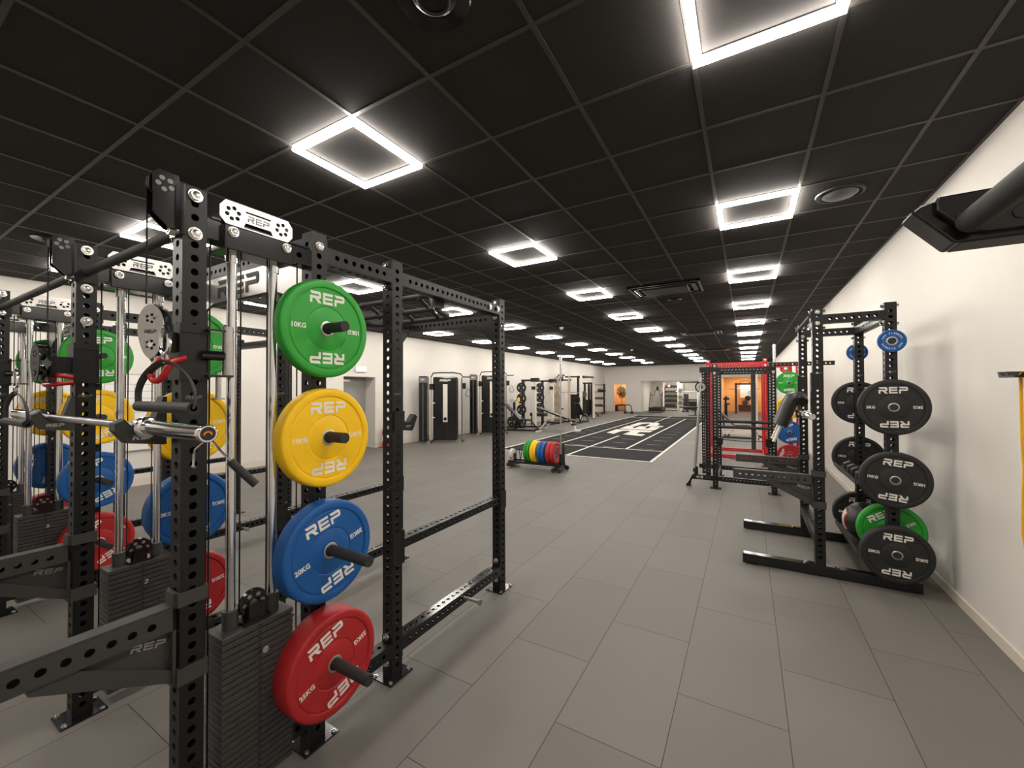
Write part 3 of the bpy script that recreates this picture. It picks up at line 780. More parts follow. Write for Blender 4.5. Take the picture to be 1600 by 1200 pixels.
# plates on both racks
spec = [('green', '10KG', .058, 1.918, 'topmost'), ('yellow', '15KG', .072, 1.418, 'second'), ('blue', '20KG', .086, .903, 'third down'), ('red', '25KG', .118, .402, 'lowest')]
for ri, (dx, rn) in enumerate(((0, 'nearest rack'), (DX, 'second rack'))):
    for cx, sg, sn in ((AR, 1, 'front right post'), (AL, -1, 'far left post')):
        for ci, (c, kg, th, z, pos) in enumerate(spec):
            start = .047 if c != 'green' else .048
            xc = cx + dx + sg*(start + th/2)
            sp_ = [(0, .02, .28, .30), (0, 0, .18, .02), (-.5, -.35, -.38, -.42), (.2, .1, 1.25, .5)][ri*2 + (0 if sg > 0 else 1)][ci]
            sp_ = {(0, 1): [0, .02, .27, .33], (0, -1): [0, .1, .02, .12], (1, 1): [.05, .45, .42, .5], (1, -1): [.1, .2, 1.3, .4]}[(ri, sg)][ci]
            plate(c, th, kg, frame((xc, Y2, z-.0025), (0, 1, 0), (0, 0, 1)),
                  '%s %s plate, %s on the %s of the %s' % (c, kg.lower(), pos, sn, rn), 'colour-coded plates on the left racks', spin=sp_)

# ------------------------------------------------------------------ barbell, J-cups, handles, spotter arms
def barbell(p, axis, L=2.2, name='barbell', label='', endm='steel_gloss', sleeve=.415, m2='shaft', group=None):
    """p = centre of the bar"""
    R = {'x': Matrix.Rotation(PI/2, 4, 'Y'), 'y': Matrix.Rotation(-PI/2, 4, 'X')}[axis] if isinstance(axis, str) else axis
    F = T(*p) @ R; h = L/2
    o = MB().cyl(F @ Vector((0, 0, -h+sleeve)), F @ Vector((0, 0, h-sleeve)), .0142, 16).build(name, M[m2], None, p)
    tag(o, label, 'barbell', group)
    for s in (-1, 1):
        G = F @ (Matrix.Identity(4) if s > 0 else Matrix.Rotation(PI, 4, 'X'))
        sl = MB().lathe([(.0142, h-sleeve-.03), (.034, h-sleeve-.03), (.0375, h-sleeve-.026), (.0375, h-sleeve-.004), (.034, h-sleeve), (.025, h-sleeve+.002), (.025, h-.035), (.0262, h-.033), (.0262, h-.002), (.024, h), (.0205, h), (.0205, h-.0015), (0, h-.0015)], G, 32).build('sleeve', M['chrome'], o)
        MB().cyl(G @ Vector((0, 0, h-.0014)), G @ Vector((0, 0, h-.0004)), .0200, 24).build('end_cap', M[endm], sl)
        if endm == 'steel_gloss':
            b = MB()
            Q = G @ T(0, 0, h-.0003) @ Matrix.Rotation(PI/2 if axis == 'x' else 0, 4, 'Z')
            for r_, c_ in ((.014, 'redplastic'), (.0105, 'band'), (.008, 'steel_gloss')):
                b2 = MB().prism([(r_*math.cos(a*PI/12), r_*math.sin(a*PI/12)) for a in range(13)], Matrix(((1, 0, 0, 0), (0, 1, 0, 0), (0, 0, 1, 0), (0, 0, 0, 1))), .0003)
                b3 = MB().add([Q @ Vector((v[0], v[1]-.004, v[2]+.0003*(.015-r_)*100)) for v in b2.v], b2.f); b3.build('emblem', M[c_], sl)
    return o
barbell((-2.465, .585, 1.506), 'x', 2.2, label='chrome-sleeved barbell resting in the J-cups at the left, red emblem on its end')
def j_cup(x, y, z, ysg, label, m=None, group=None):
    """hook on a post at x,y ; cup reaches towards ysg"""
    m = m or M['steel']
    F = Matrix(((0, 0, 1, x-.022), (ysg, 0, 0, y), (0, 1, 0, z), (0, 0, 0, 1)))
    o = MB().prism([(.039, .085), (.05, .085), (.056, -.012), (.128, -.012), (.165, .030), (.180, .018), (.148, -.055), (.135, -.065), (.05, -.055), (.039, -.05)], F, .044).build('j_cup', m, None, (x, y, z))
    tag(o, label, 'J-cup', group)
    MB().prism([(.057, -.0115), (.127, -.0115), (.163, .0295), (.158, .034), (.123, -.006), (.057, -.006)], F @ T(0, 0, .003), .038).build('cup_liner', M['steel_matte'], o)
    b = MB(); logo(b, frame((x+.0225, y+ysg*.105, z-.035), (0, ysg, 0) if ysg > 0 else (0, 1, 0), (0, 0, 1)), .04, .012, .0006); b.build('lettering', M['silver'], o)
    MB().box((x+.0395, y-.03, z-.05), (x+.046, y+.05*ysg if ysg > 0 else y+.03, z+.06)).build('side_wrap', m, o)
    return o
# the cups that carry the barbell are wide sandwich cups
def sandwich_cup(x, label):
    F = Matrix(((0, 0, 1, x-.026), (1, 0, 0, Y1), (0, 1, 0, 1.506), (0, 0, 0, 1)))
    P = [(-.039, .105), (-.050, .105), (-.085, -.017), (-.128, -.017), (-.160, .024), (-.182, .014), (-.182, -.010), (-.150, -.055), (-.05, -.070), (-.039, -.070)]
    o = MB().prism(P, F, .052).build('j_cup', M['steel_matte'], None, (x, Y1-.1, 1.48)); tag(o, label, 'J-cup', 'J-cups holding the barbell')
    MB().prism([(-.086, -.0165), (-.128, -.0165), (-.160, .0245), (-.156, .029), (-.126, -.011), (-.086, -.011)], F @ T(0, 0, .004), .044).build('cup_liner', M['rubber'], o)
    b = MB(); logo(b, frame((x+.0265, Y1-.105, 1.468), (0, 1, 0), (0, 0, 1)), .06, .016, .0006); logo(b, frame((x-.005, Y1-.184, 1.482), *AX['-y']), .045, .012, .0006); b.build('lettering', M['silver'], o)
    return o
sandwich_cup(AR-.10, 'black J-cup under the near collar of the chrome-sleeved barbell'); sandwich_cup(AL+.02, 'black lettered J-cup carrying the far end of the barbell')
j_cup(AR, Y3, 1.45, 1, 'black J-cup hooked at chest height on the third post of the nearest rack')
j_cup(AL, Y3, 1.45, 1, 'black J-cup on the far-side third post of the nearest rack, behind the plates')

def d_handle(p, label, dirx=(1, 0, 0), w=.16, swing=0):
    """carabiner + strap + grip hanging from p (top of the carabiner)"""
    p = Vector(p); d = Vector(dirx).normalized()
    t = thing('strap_attachment', (p.x, p.y, p.z-.27), label, 'cable attachment', 'strap attachments on the cable pulleys')
    b = MB(); ring = []
    for i in range(20):
        a = 2*PI*i/20; ring.append(p + d*(.030*math.sin(a)*(1-.25*math.cos(a))) + Vector((0, 0, -.042 + .045*math.cos(a))))
    b.tube(ring, .0062, 8, closed=True); b.build('carabiner', M['chrome'], t)
    c = p + Vector((0, 0, -.098))
    b = MB(); b.tube([c + d*(.016*math.sin(2*PI*i/16)) + Vector((0, 0, .016*math.cos(2*PI*i/16))) for i in range(16)], .0035, 8, closed=True); b.build('ring', M['silver'], t)
    top = c + Vector((0, 0, -.012)); bot = p + Vector((0, 0, -.255)) 
    L_ = []
    for i in range(13):
        q = i/12; xx = -w/2*1.0*math.sin(min(1, q*1.15)*PI/2)**.8 - .012*math.sin(q*PI); L_.append(top + d*xx + (bot-top)*q**1.25)
    R_ = [Vector((2*top.x - v.x if abs(d.x) > .5 else v.x, v.y, v.z)) if abs(d.x) > .9 else top + (v-top) - d*2*(v-top).dot(d) for v in L_]
    b = MB(); b.tube(L_, 0, 8, flat=(.0025, .011)); b.tube(R_, 0, 8, flat=(.0025, .011)); b.build('strap', M['grip'], t)
    b = MB(); b.cyl(bot - d*(w/2), bot + d*(w/2), .0175, 20); g = b.build('grip', M['rubber'], t)
    b = MB(); b.cyl(bot - d*(w/2+.025), bot + d*(w/2+.0), .009, 10); b.build('strap_end', M['grip'], g)
    return t
d_handle((-1.605, .566, 1.835), 'black strap handle hanging from a chrome carabiner beside the silver pulley', w=.40)
d_handle((-3.085, .505, 1.735), 'black strap handle hanging from the dark pulley left of the barbell collar', w=.42)
# small hook hanging under the barbell end
t = thing('hanging_hook', (-1.47, .64, 1.33), 'thin chrome hook with a black grip hanging below the barbell end', 'hook')
MB().tube([(-1.565, .63, 1.385), (-1.563, .63, 1.425), (-1.555, .63, 1.44), (-1.475, .63, 1.478), (-1.455, .635, 1.475), (-1.43, .65, 1.44), (-1.405, .67, 1.405)], .0035, 8).tube([(-1.575, .63, 1.385), (-1.553, .63, 1.384)], .004, 6).build('hook', M['chrome'], t)
MB().cyl((-1.41, .665, 1.41), (-1.365, .72, 1.33), .0125, 14).build('grip', M['rubber'], t)

def spotter_arm(x, y, zt, dirv, label, L=.62, m=None, group=None, h=.076, brace=.30, strap=True):
    """arm from a post at (x,y) reaching along dirv (unit x or y)"""
    m = m or M['steel_matte']; d = Vector(dirv); s = Vector((0, 0, 1)).cross(d)
    c = Vector((x, y, 0))
    t = thing('spotter_arm', (x + d.x*.3, y + d.y*.3, zt-h-.2), label, 'spotter arm', group)
    ax = 'x' if abs(d.x) > .5 else 'y'; st = c + d*.045; en = c + d*L
    lo = st if (en-st)[0 if ax == 'x' else 1] > 0 else en
    a = beam(t, (lo.x, lo.y, zt-h/2), ax, (en-st).length, m, 'arm', w=h if ax == 'x' else .06, d=.06 if ax == 'x' else h, seg=14)
    F = Matrix(((d.x, 0, s.x, st.x), (d.y, 0, s.y, st.y), (0, 1, 0, 0), (0, 0, 0, 1)))
    b = MB(); b.prism([(.01, zt+.0), (L-.05, zt), (L-.05, zt+.008), (.01, zt+.008)], F @ T(0, 0, -.028), .056); b.build('arm_pad', M['steel_matte'], t)
    b = MB(); b.prism([(0, zt-h-.145), (.0, zt-h-.19), (brace, zt-h-.02), (brace-.0, zt-h), (brace-.09, zt-h)], F @ T(0, 0, -.022), .044); b.build('brace', m, t)
    b = MB(); w2 = .046
    def col(z0, z1):
        for (ax0, ay0, ax1, ay1) in ((-w2, -w2, w2, -.0395), (-w2, .0395, w2, w2), (-w2, -.0395, -.0395, .0395), (.0395, -.0395, w2, .0395)):
            b.box((x+ax0, y+ay0, z0), (x+ax1, y+ay1, z1))
    col(zt+.0, zt+.05) if strap else None
    col(zt-h-.20, zt-h-.14)
    b.box((c+d*.045 - s*.03 + Vector((0, 0, zt-h-.2))), (c+d*.055 + s*.03 + Vector((0, 0, zt+.05)))); b.build('post_collar', m, t)
    b = MB()
    ff = frame(c + d*.16 + s*.0235 + Vector((0, 0, zt-h-.075)), tuple(d) if s.dot(Vector((1, 0, 0))) > 0 or s.dot(Vector((0, -1, 0))) > 0 else tuple(d), (0, 0, 1))
    for sd in (1, -1):
        rt = Vector((0, 0, 1)).cross(s*sd); ff = frame(c + d*.112 + s*sd*.0032 + Vector((0, 0, zt-h-.030)), tuple(rt), (0, 0, 1))
        logo(b, ff @ Matrix.Rotation(.22 * (1 if rt.dot(d) > 0 else -1), 4, 'Z'), .095, .024, .0008)
    wb = MB().prism([(0, zt-h), (brace-.09, zt-h), (0, zt-h-.147)], F @ T(0, 0, -.003), .006).build('web_plate', m, t)
    b.build('lettering', M['silver'], wb)
    return t
spotter_arm(AR, Y1, .868, (0, -1, 0), 'long grey perforated spotter arm reaching out to the lower left from the nearest post', .78, brace=.34)
spotter_arm(AL, Y1, .868, (0, -1, 0), 'grey spotter arm on the left post of the nearest rack, farther from camera', .78, brace=.34)
spotter_arm(AR+DX, Y1, .868, (0, -1, 0), 'grey spotter arm at the very left edge on the second rack', .78, brace=.34)

# ------------------------------------------------------------------ half rack on the right with storage posts
def flat_foot(parent, x0, x1, y, m, h=.09):
    o = MB().box((x0, y-.038, .004), (x1, y+.038, h), bev=.004).build('base_foot', m, parent)
    MB().box((x0-.003, y-.036, .006), (x0+.0, y+.036, h-.004)).build('end_cap', M['steel_matte'], o)
    MB().box((x0+.02, y-.05, .0), (x0+.12, y+.05, .006)).build('rubber_pad', M['rubber'], o)
    return o
DN, DF = 4.44, 5.52
rackD = thing('half_rack', (.6, (DN+DF)/2, 0), 'black half rack by the right wall with black plates on its storage posts', 'power rack')
for yi, y in enumerate((DN, DF)):
    f = flat_foot(rackD, -.045, 1.19, y, M['steel_gloss'])
    for x in (.44, .66, .95): inst('bolt', bolt_mesh(.016, .014), f, frame((x, y, .09), *AX['+z']))
    MB().box((.43, y-.036, .09), (.66, y+.036, .097)).build('post_plate', M['steel_gloss'], f)
    for x in (.54, 1.02):
        u = post(rackD, x, y, .095, 2.335, M['steel'], seg=14, r=.0135)
        for z in (2.30, 2.20): bolt(u, (x, y-.038, z), '-y', .015) if x < .6 else None
        for z in (2.31, 2.16): 
            bolt(u, (x+.038, y, z), '+x', .013, .02); bolt(u, (x-.038, y, z), '-x', .013, .02)
    beam(rackD, (.578, y, 2.235), 'x', .404, M['steel'], seg=14, r=.0135)
b = MB(); 
for y in (DN, DF):
    logo(b, frame((.54, y-.0385, 1.765), *AX['-y']), .052, .014, .0006); logo(b, frame((1.02, y-.0385, 1.765), *AX['-y']), .052, .014, .0006)
b.build('lettering', M['stackedge'], rackD)
for x, z in ((1.02, 1.41), (1.02, .80), (1.02, 2.235)):
    beam(rackD, (x, DN+.038, z), 'y', DF-DN-.076, M['steel'], seg=12)
b = MB().cyl((.497, DN-.02, 2.27), (.497, DF, 2.27), .019, 18).build('pull_up_bar', M['grip'], rackD)
MB().box((.49, DN-.045, 2.22), (.502, DN+.03, 2.31)).build('bar_flange', M['steel'], b)
beam(rackD, (.54, DN+.038, .30), 'y', DF-DN-.076, M['steel'], seg=12)
b = MB(); b.box((.80, DN+.05, .20), (1.24, DF-.05, .205)); b.box((.80, DN+.05, .20), (.805, DF-.05, .25)); b.box((1.235, DN+.05, .20), (1.24, DF-.05, .25)); b.build('storage_tray', M['steel_matte'], rackD)
b = MB(); b.box((.80, DN+.05, .81), (1.0, DF-.05, .815)); b.box((.795, DN+.05, .81), (.80, DF-.05, .85)); b.build('storage_shelf', M['steel_matte'], rackD)
for yy, s in ((DN, -1), (DF, 1)):
    for z in (1.478, .895, .305, 2.015):
        pg = MB().cyl((1.02, yy+s*.038, z), (1.02, yy+s*(.105 if z < 2 else .08), z), .0235, 20).build('storage_peg', M['grip'], rackD)
for yy, s, side, yw in ((DN, -1, 'near side', 'nearest'), (DF, 1, 'far side', 'farther')):
    for z, kg, th, pos in ((1.478, '5KG', .045, 'top'), (.895, '10KG', .058, 'middle'), (.305, '20KG', .075, 'bottom')):
        plate('rubber', th, kg, frame((1.02, yy+s*(.043+th/2), z), *AX['-y']), 'black %s plate, %s one on the %s of the right half rack' % (kg.lower(), pos, side), 'black plates on the right half rack', spin={1.478: .02, .895: -.12, .305: -.05}[z] * (1 if s < 0 else .5))
    plate('blue', .022, None, frame((1.02, yy+s*.058, 2.014), *AX['-y']), 'small blue change plate high on the %s of the right half rack' % side, 'small blue change plates', R=.092, name='change_plate')
plate('green', .058, '10KG', frame((1.03, 4.535, .444), *AX['-y']), 'green 10kg plate standing behind the near storage post of the right half rack', None, spin=.55)
# wall ball in the tray
c = (.955, 4.95, .385)
t = inst('wall_ball', MB().lathe([(.178*math.sin(a*PI/20), -.178*math.cos(a*PI/20)) for a in range(21)], Matrix.Identity(4), 40).mesh('ball_shell', M['leather']), None, T(*c))
tag(t, 'black and white wall ball stored beside the green plate in the right half rack', 'ball')
b = MB()
def patch(a0, a1, t0, t1, r=.1792, n=8):
    vs = []; F = Matrix.Rotation(-.5, 4, 'Z') @ Matrix.Rotation(PI/2, 4, 'X')
    for i in range(n+1):
        for j in range(n+1):
            a = a0+(a1-a0)*i/n; q = t0+(t1-t0)*j/n
            vs.append(Vector(c) + F @ Vector((r*math.sin(a)*math.cos(q), r*math.sin(a)*math.sin(q), -r*math.cos(a))))
    fs = [(i*(n+1)+j, (i+1)*(n+1)+j, (i+1)*(n+1)+j+1, i*(n+1)+j+1) for i in range(n) for j in range(n)]
    b.add(vs, fs, True)
patch(1.25, 2.45, 2.5, 3.75); b.build('white_panel', M['ball'], t)
b = MB(); patch(2.32, 2.45, 2.5, 3.75, .1796); b.build('red_stripe', M['redplastic'], t)
# hex dumbbells on the shelf
def dumbbell(p, ang, label, r=.052, L=.27, group=None, m='rubber'):
    F = T(*p) @ Matrix.Rotation(ang, 4, 'Z') @ Matrix.Rotation(PI/2, 4, 'X') @ T(0, 0, -L/2) @ Matrix.Rotation(PI/6, 4, 'Z')
    o = MB().cyl(F @ Vector((0, 0, .05)), F @ Vector((0, 0, L-.05)), .015, 12).build('dumbbell', M['chrome'], None, p)
    hx = [(r*math.cos(PI/3*i), r*math.sin(PI/3*i)) for i in range(6)]; hs = [(.82*x, .82*y) for x, y in hx]
    for z0, z1 in ((0, .09), (L-.09, L)):
        b = MB(); b.prism(hx, F @ T(0, 0, z0+.01), z1-z0-.02); b.prism(hs, F @ T(0, 0, z0), z1-z0); b.build('head', M[m], o)
    return tag(o, label, 'dumbbell', group)
dumbbell((.87, 4.72, .862), 0, 'black hex dumbbell at the near end of the shelf, behind the middle plate', group='hex dumbbells on the right rack shelf')
dumbbell((.87, 5.06, .862), 0, 'black hex dumbbell at the far end of the right rack shelf', group='hex dumbbells on the right rack shelf')
spotter_arm(.54, DN, .862, (-1, 0, 0), 'near grey spotter arm of the right half rack, pointing left', .66, brace=.34, group=None)
spotter_arm(.54, DF, .850, (-1, 0, 0), 'far grey spotter arm of the right half rack, pointing left', .66, brace=.34)
for y, lab in ((DN, 'near black J-cup of the right half rack carrying the padded squat bar'), (DF, 'far black J-cup of the right half rack under the padded squat bar')):
    o = MB().box((.40, y-.033, 1.40), (.4995, y+.033, 1.415)).prism([(-.502+.0, 1.415)], T(0, 0, 0), 0) if False else MB().box((.388, y-.03, 1.375), (.5015, y+.03, 1.39)).box((.380, y-.03, 1.375), (.392, y+.03, 1.43)).box((.489, y-.033, 1.36), (.5015, y+.033, 1.77))
    o = o.build('j_cup', M['steel_gloss'], None, (.45, y, 1.38)); tag(o, lab, 'J-cup', 'J-cups of the right half rack')
    MB().box((.392, y-.028, 1.3905), (.489, y+.028, 1.3965)).build('cup_liner', M['steel_matte'], o)
    MB().box((.4885, y-.05, 1.62), (.56, y-.0385, 1.76)).build('side_wrap', M['steel_gloss'], o)
# padded safety squat bar
cy = (DN+DF)/2
sb = MB().tube([(.437, cy-.72, 1.411), (.437, cy-.28, 1.411), (.437, cy-.22, 1.42), (.44, cy-.16, 1.47), (.44, cy-.10, 1.50), (.44, cy+.10, 1.50), (.44, cy+.16, 1.47), (.437, cy+.22, 1.42), (.437, cy+.28, 1.411), (.437, cy+.72, 1.411)], .0145, 14).build('safety_squat_bar', M['shaft'], None, (.437, cy, 1.42))
tag(sb, 'safety squat bar with thick black pads and two white handles on the right half rack', 'barbell')
for s in (-1, 1):
    G = frame((.437, cy+s*.72, 1.411), (1, 0, 0), (0, 0, 1) if s < 0 else (0, 0, -1))
    sl = MB().lathe([(.0145, -.005), (.036, -.005), (.036, .016), (.025, .018), (.025, .36), (.022, .365), (0, .364)], G, 24).build('sleeve', M['chrome'], sb)
b = MB(); b.tube([(.45, cy-.17, 1.50), (.45, cy-.14, 1.53), (.45, cy+.14, 1.53), (.45, cy+.17, 1.50)], .062, 16); b.build('neck_pad', M['leather'], sb)
for s in (-1, 1):
    b = MB(); b.tube(smooth([(.47, cy+s*.12, 1.525), (.415, cy+s*.125, 1.548), (.375, cy+s*.125, 1.50), (.335, cy+s*.125, 1.385), (.290, cy+s*.125, 1.262)]), .060, 18); b.build('shoulder_pad', M['leather'], sb)
    b = MB(); b.cyl((.295, cy+s*.14, 1.275), (.228, cy+s*.14, 1.10), .015, 16); b.build('handle', M['whiteframe'], sb)

# ------------------------------------------------------------------ racks further down the right side
def simple_rack(name, label, xs, ys, H, m, m2=None, seg=10):
    m2 = m2 or m
    t = thing(name, (sum(xs)/len(xs), sum(ys)/2, 0), label, 'power rack')
    for y in ys:
        for x in xs:
            u = post(t, x, y, .008, H, m, seg=seg, r=.0145); MB().box((x-.085, y-.07, 0), (x+.085, y+.07, .008)).build('foot_plate', M['steel_gloss'], u)
            for z in (H-.03, H-.14): bolt(u, (x, y-.038, z), '-y', .017)
        for x0, x1 in zip(xs, xs[1:]):
            beam(t, (x0+.038, y, H-.10), 'x', x1-x0-.076, m2, seg=seg, r=.0135); beam(t, (x0+.038, y, .165), 'x', x1-x0-.076, m2, 'base_beam', seg=seg)
            for q in (x0+.06, x1-.06): bolt(t, (q, y-.038, .12), '-y', .014)
    for x in xs:
        beam(t, (x, ys[0]+.038, H-.10), 'y', ys[1]-ys[0]-.076, m2, seg=seg); beam(t, (x, ys[0]+.038, .165), 'y', ys[1]-ys[0]-.076, m2, 'base_beam', seg=seg)
    return t
EX = (-.455, .355, 1.03)
rackE = simple_rack('power_rack', 'black full rack behind the right half rack, storage bar leaning on its left', EX[:2], (7.45, 8.55), 2.03, M['steel'])
# storage extension, dip bars, side leg and upper bar
beam(rackE, (.30, 7.405, 2.00), 'x', .80, M['steel'], 'cantilever_beam', seg=10, w=.06)
b = beam(rackE, (-.80, 7.45, .165), 'x', .307, M['steel'], 'side_leg', seg=10)
MB().prism([(-.80, .203), (-.80, .127), (-.90, .03), (-.90, .0), (-.83, 0), (-.83, .05)], frame((0, 7.49, 0), *AX['-y']), .076).build('angled_foot', M['steel'], b)
for x in (-.72, -.66): bolt(b, (x, 7.412, .17), '-y', .02)
beam(rackE, (-.80, 8.55, .165), 'x', .307, M['steel'], 'side_leg', seg=10)
for y, z in ((7.66, 1.085), (7.60, .995)): MB().cyl((-.42, y, z), (.34, y, z), .024, 14).build('dip_bar', M['grip'], rackE)
bh = MB().cyl((-.745, 7.41, .19), (-.745, 7.41, .34), .032, 16).build('bar_holder', M['steel'], rackE)
MB().box((-.68, 7.42, 1.90), (-.49, 7.48, 1.99)).build('bar_bracket', M['steel'], rackE)
beam(rackE, (-.565, 7.52, .20), 'z', 1.75, M['steel'], 'side_rail', w=.07, seg=8)
beam(rackE, (-.64, 7.62, .20), 'z', 1.75, M['steel'], 'side_rail', w=.05, seg=8)
MB().lathe([(0, -.03), (.09, -.03), (.09, -.01), (.06, -.01), (.06, .01), (.09, .01), (.09, .03), (0, .03)], frame((-.66, 7.44, 1.66), *AX['-y']), 22).build('pulley', M['steel_gloss'], rackE)
MB().lathe([(.03, .031), (.07, .031), (.07, .034), (.03, .034), (.03, .031)], frame((-.66, 7.44, 1.66), *AX['-y']), 22).build('pulley_ring', M['silver'], rackE)
o = MB().cyl((-.762, 7.40, .30), (-.655, 7.43, 1.82), .021, 16).build('long_bar', M['silver'], None, (-.762, 7.40, .25)); tag(o, 'long silver bar leaning upright against the left side of the black full rack', 'bar')
MB().cyl((-.766, 7.399, .25), (-.762, 7.40, .31), .027, 16).build('bar_cap', M['rubber'], o)
o = MB().cyl((.092, 7.9, .62), (.092, 7.9, 1.92), .034, 16).build('vertical_pipe', M['steel_matte'], None, (.092, 7.9, .6)); tag(o, 'thick dark vertical attachment tube hanging in the black full rack', 'attachment')
MB().cyl((.092, 7.9, 1.90), (.092, 7.9, 1.945), .045, 16).build('tube_collar', M['steel_gloss'], o)
for xs_, z0, sag, lab, col in ((0, .80, .02, 'thin black band stretched across the black full rack, the upper one', 'grip'), (0, .56, .10, 'thin dark red band sagging across the black full rack, the lower one', 'rubber')):
    o = MB().tube([(-.42 + .74*i/12, 7.56, z0 - sag*4*(i/12)*(1-i/12)) for i in range(13)], .006, 6).build('resistance_band', M[col], None, (-.05, 7.56, z0)); tag(o, lab, 'resistance band')
for x, z in ((-.395, .78), (.295, .79), (.295, .56)):
    MB().prism([(-.05, .06), (.06, .05), (.05, -.05), (-.01, -.09), (-.05, -.05)], frame((x, 7.42, z), *AX['-y']), .03).build('band_bracket', M['steel_gloss'], rackE)
def vert_bar(x, y, z0, H, label, base=True):
    o = MB().cyl((x, y, z0+.4), (x, y, z0+H-.4), .0142, 12).build('barbell', M['silver'], None, (x, y, z0)); tag(o, label, 'barbell')
    for s, a in ((0, z0), (1, z0+H)):
        d = 1 if s == 0 else -1
        MB().cyl((x, y, a), (x, y, a+d*.41), .025, 16).cyl((x, y, a+d*.41), (x, y, a+d*.44), .037, 18).build('sleeve', M['chrome'], o)
    return o
MB().cyl((.47, 9.4, 0), (.47, 9.4, .36), .034, 14).box((.36, 9.3, 0), (.58, 9.5, .01)).build('bar_socket', M['steel'], rackE)
vert_bar(.47, 9.4, .29, 2.2, 'barbell stored upright between the racks, its chrome end above the black beam')

rackF = simple_rack('power_rack', 'red perforated rack behind the black full rack on the right', (-.74, .335), (10.0, 11.15), 2.26, M['redsteel'], seg=8)
beam(rackF, (.335+.038, 10.0, 2.10), 'x', .36, M['redsteel'], seg=8)
post(rackF, .76, 10.0, .0, 2.14, M['redsteel'], seg=8); post(rackF, .90, 10.0, .0, 2.14, M['redsteel'], seg=8)
b = MB()
for c_, z in (('green', 1.745), ('yellow', 1.25), ('blue', .76), ('red', .29)):
    pg = MB().cyl((.73, 9.96, z), (.73, 9.72, z), .024, 14).build('storage_peg', M['grip'], rackF)
    for j, (dy, dx_) in enumerate(((0, 0), (.075, -.0))):
        if c_ in ('blue',) and j: continue
        plate(c_, .06, '10KG' if c_ == 'green' else None, frame((.73+dx_, 9.79+dy, z-.003), *AX['-y']), '%s plate on the red rack post at the right, %s' % (c_, 'front one of its peg' if j == 0 else 'rear one of its peg'), 'coloured plates on the red rack', spin=(0, .4, .2, 1.2)[('green', 'yellow', 'blue', 'red').index(c_)])
plate('redplastic', .03, None, frame((.69, 9.94, 2.04), *AX['-y']), 'small red change plate above the green plate on the red rack', None, R=.10, name='change_plate')
o = thing('bench_frame', (-.13, 9.2, 0), 'low white perforated beams lying across behind the black full rack', 'rack beam')
beam(o, (-.62, 12.2, .56), 'x', 1.05, M['whiteframe'], 'upper_beam', seg=8, w=.06); beam(o, (-.62, 12.2, .47), 'x', 1.05, M['whiteframe'], 'lower_beam', seg=8)
post(o, .20, 12.2, 0, 2.1, M['whiteframe'], seg=8, name='white_post')
post(o, -.62, 12.2, 0, .56, M['whiteframe'], seg=8, name='white_post')

# ------------------------------------------------------------------ wall hook with band, bracket near the camera
o = MB().prism([(0, 0), (.16, 0), (.16, .008), (.115, .008), (.095, .030), (.08, .030), (.10, .006), (.045, .006), (.022, .034), (0, .034), (.03, .006)][:2] + [(.16, .01), (.03, .01), (0, .034), (-.018, .034), (-.0, .0)], Matrix(((0, 0, 1, XR-.10), (-1, 0, 0, 3.47), (0, 1, 0, 1.69), (0, 0, 0, 1))), .10)
o.prism([(.10, .01), (.075, .034), (.058, .034), (.08, .01)], Matrix(((0, 0, 1, XR-.10), (-1, 0, 0, 3.47), (0, 1, 0, 1.69), (0, 0, 0, 1))), .10)
o = o.build('wall_hook', M['steel'], None, (XR-.05, 3.55, 1.70)); tag(o, 'black wall hook rail at the right edge of the picture holding a yellow band', 'hook')
pts = [(XR-.05, 3.527, 1.705), (XR-.05, 3.525, 1.6), (XR-.05, 3.52, 1.3), (XR-.05, 3.507, 1.17), (XR-.05, 3.52, 1.05), (XR-.05, 3.53, .82), (XR-.05, 3.49, .70), (XR-.05, 3.44, .66), (XR-.05, 3.40, .72), (XR-.05, 3.40, 1.2), (XR-.05, 3.41, 1.6), (XR-.05, 3.43, 1.705), (XR-.05, 3.475, 1.725)]
pts = [(x, y-.145, z) for x, y, z in pts]
o = MB().tube(pts, 0, 8, closed=True, flat=(.012, .006)).build('resistance_band', M['band'], None, (XR-.05, 3.5, .66)); tag(o, 'yellow resistance band looped down from the wall hook on the right wall', 'resistance band')

# pull-up station arm near the camera, upper right; it runs back to the right wall
t = thing('pull_up_station', (.8, .76, 1.82), 'large black steel bracket with a round bar poking in from the upper right', 'pull-up bar')
def poly_xz(P, y0, t_, name, m, bev=0.006):
    me = MB().prism([(x, z) for x, z in P], frame((0, y0, 0), *AX['-y']), t_)
    bm = bmesh.new(); vs = [bm.verts.new(v) for v in me.v]
    for f in me.f: bm.faces.new([vs[i] for i in f])
    bmesh.ops.bevel(bm, geom=bm.edges[:], offset=bev, segments=3, profile=.5, affect='EDGES')
    bm.verts.index_update(); q = MB(); q.add([v.co.copy() for v in bm.verts], [[v.index for v in f.verts] for f in bm.faces], False); bm.free()
    return q.build(name, m, t)
poly_xz([(.196, 1.873), (.206, 1.8805), (.223, 1.882), (1.373, 1.882), (1.373, 1.823), (.238, 1.823)], .797, .047, 'arm', M['steel_gloss'], .003)
poly_xz([(.219, 1.866), (.219, 1.884), (.60, 1.888), (.60, 1.829), (.266, 1.831), (.247, 1.834)], .750, .010, 'gusset_plate', M['steel_gloss'], .0025)
MB().box((.245, .752, 1.8222), (1.373, .795, 1.8235)).build('under_strip', M['grid'], t)
MB().cyl((.250, .741, 1.846), (.248, .35, 1.846), .0145, 28).build('round_bar', M['grip'], t)
MB().cyl((.294, .7385, 1.849), (.294, .7395, 1.849), .0085, 24).build('bolt_hole', M['dark'], t)

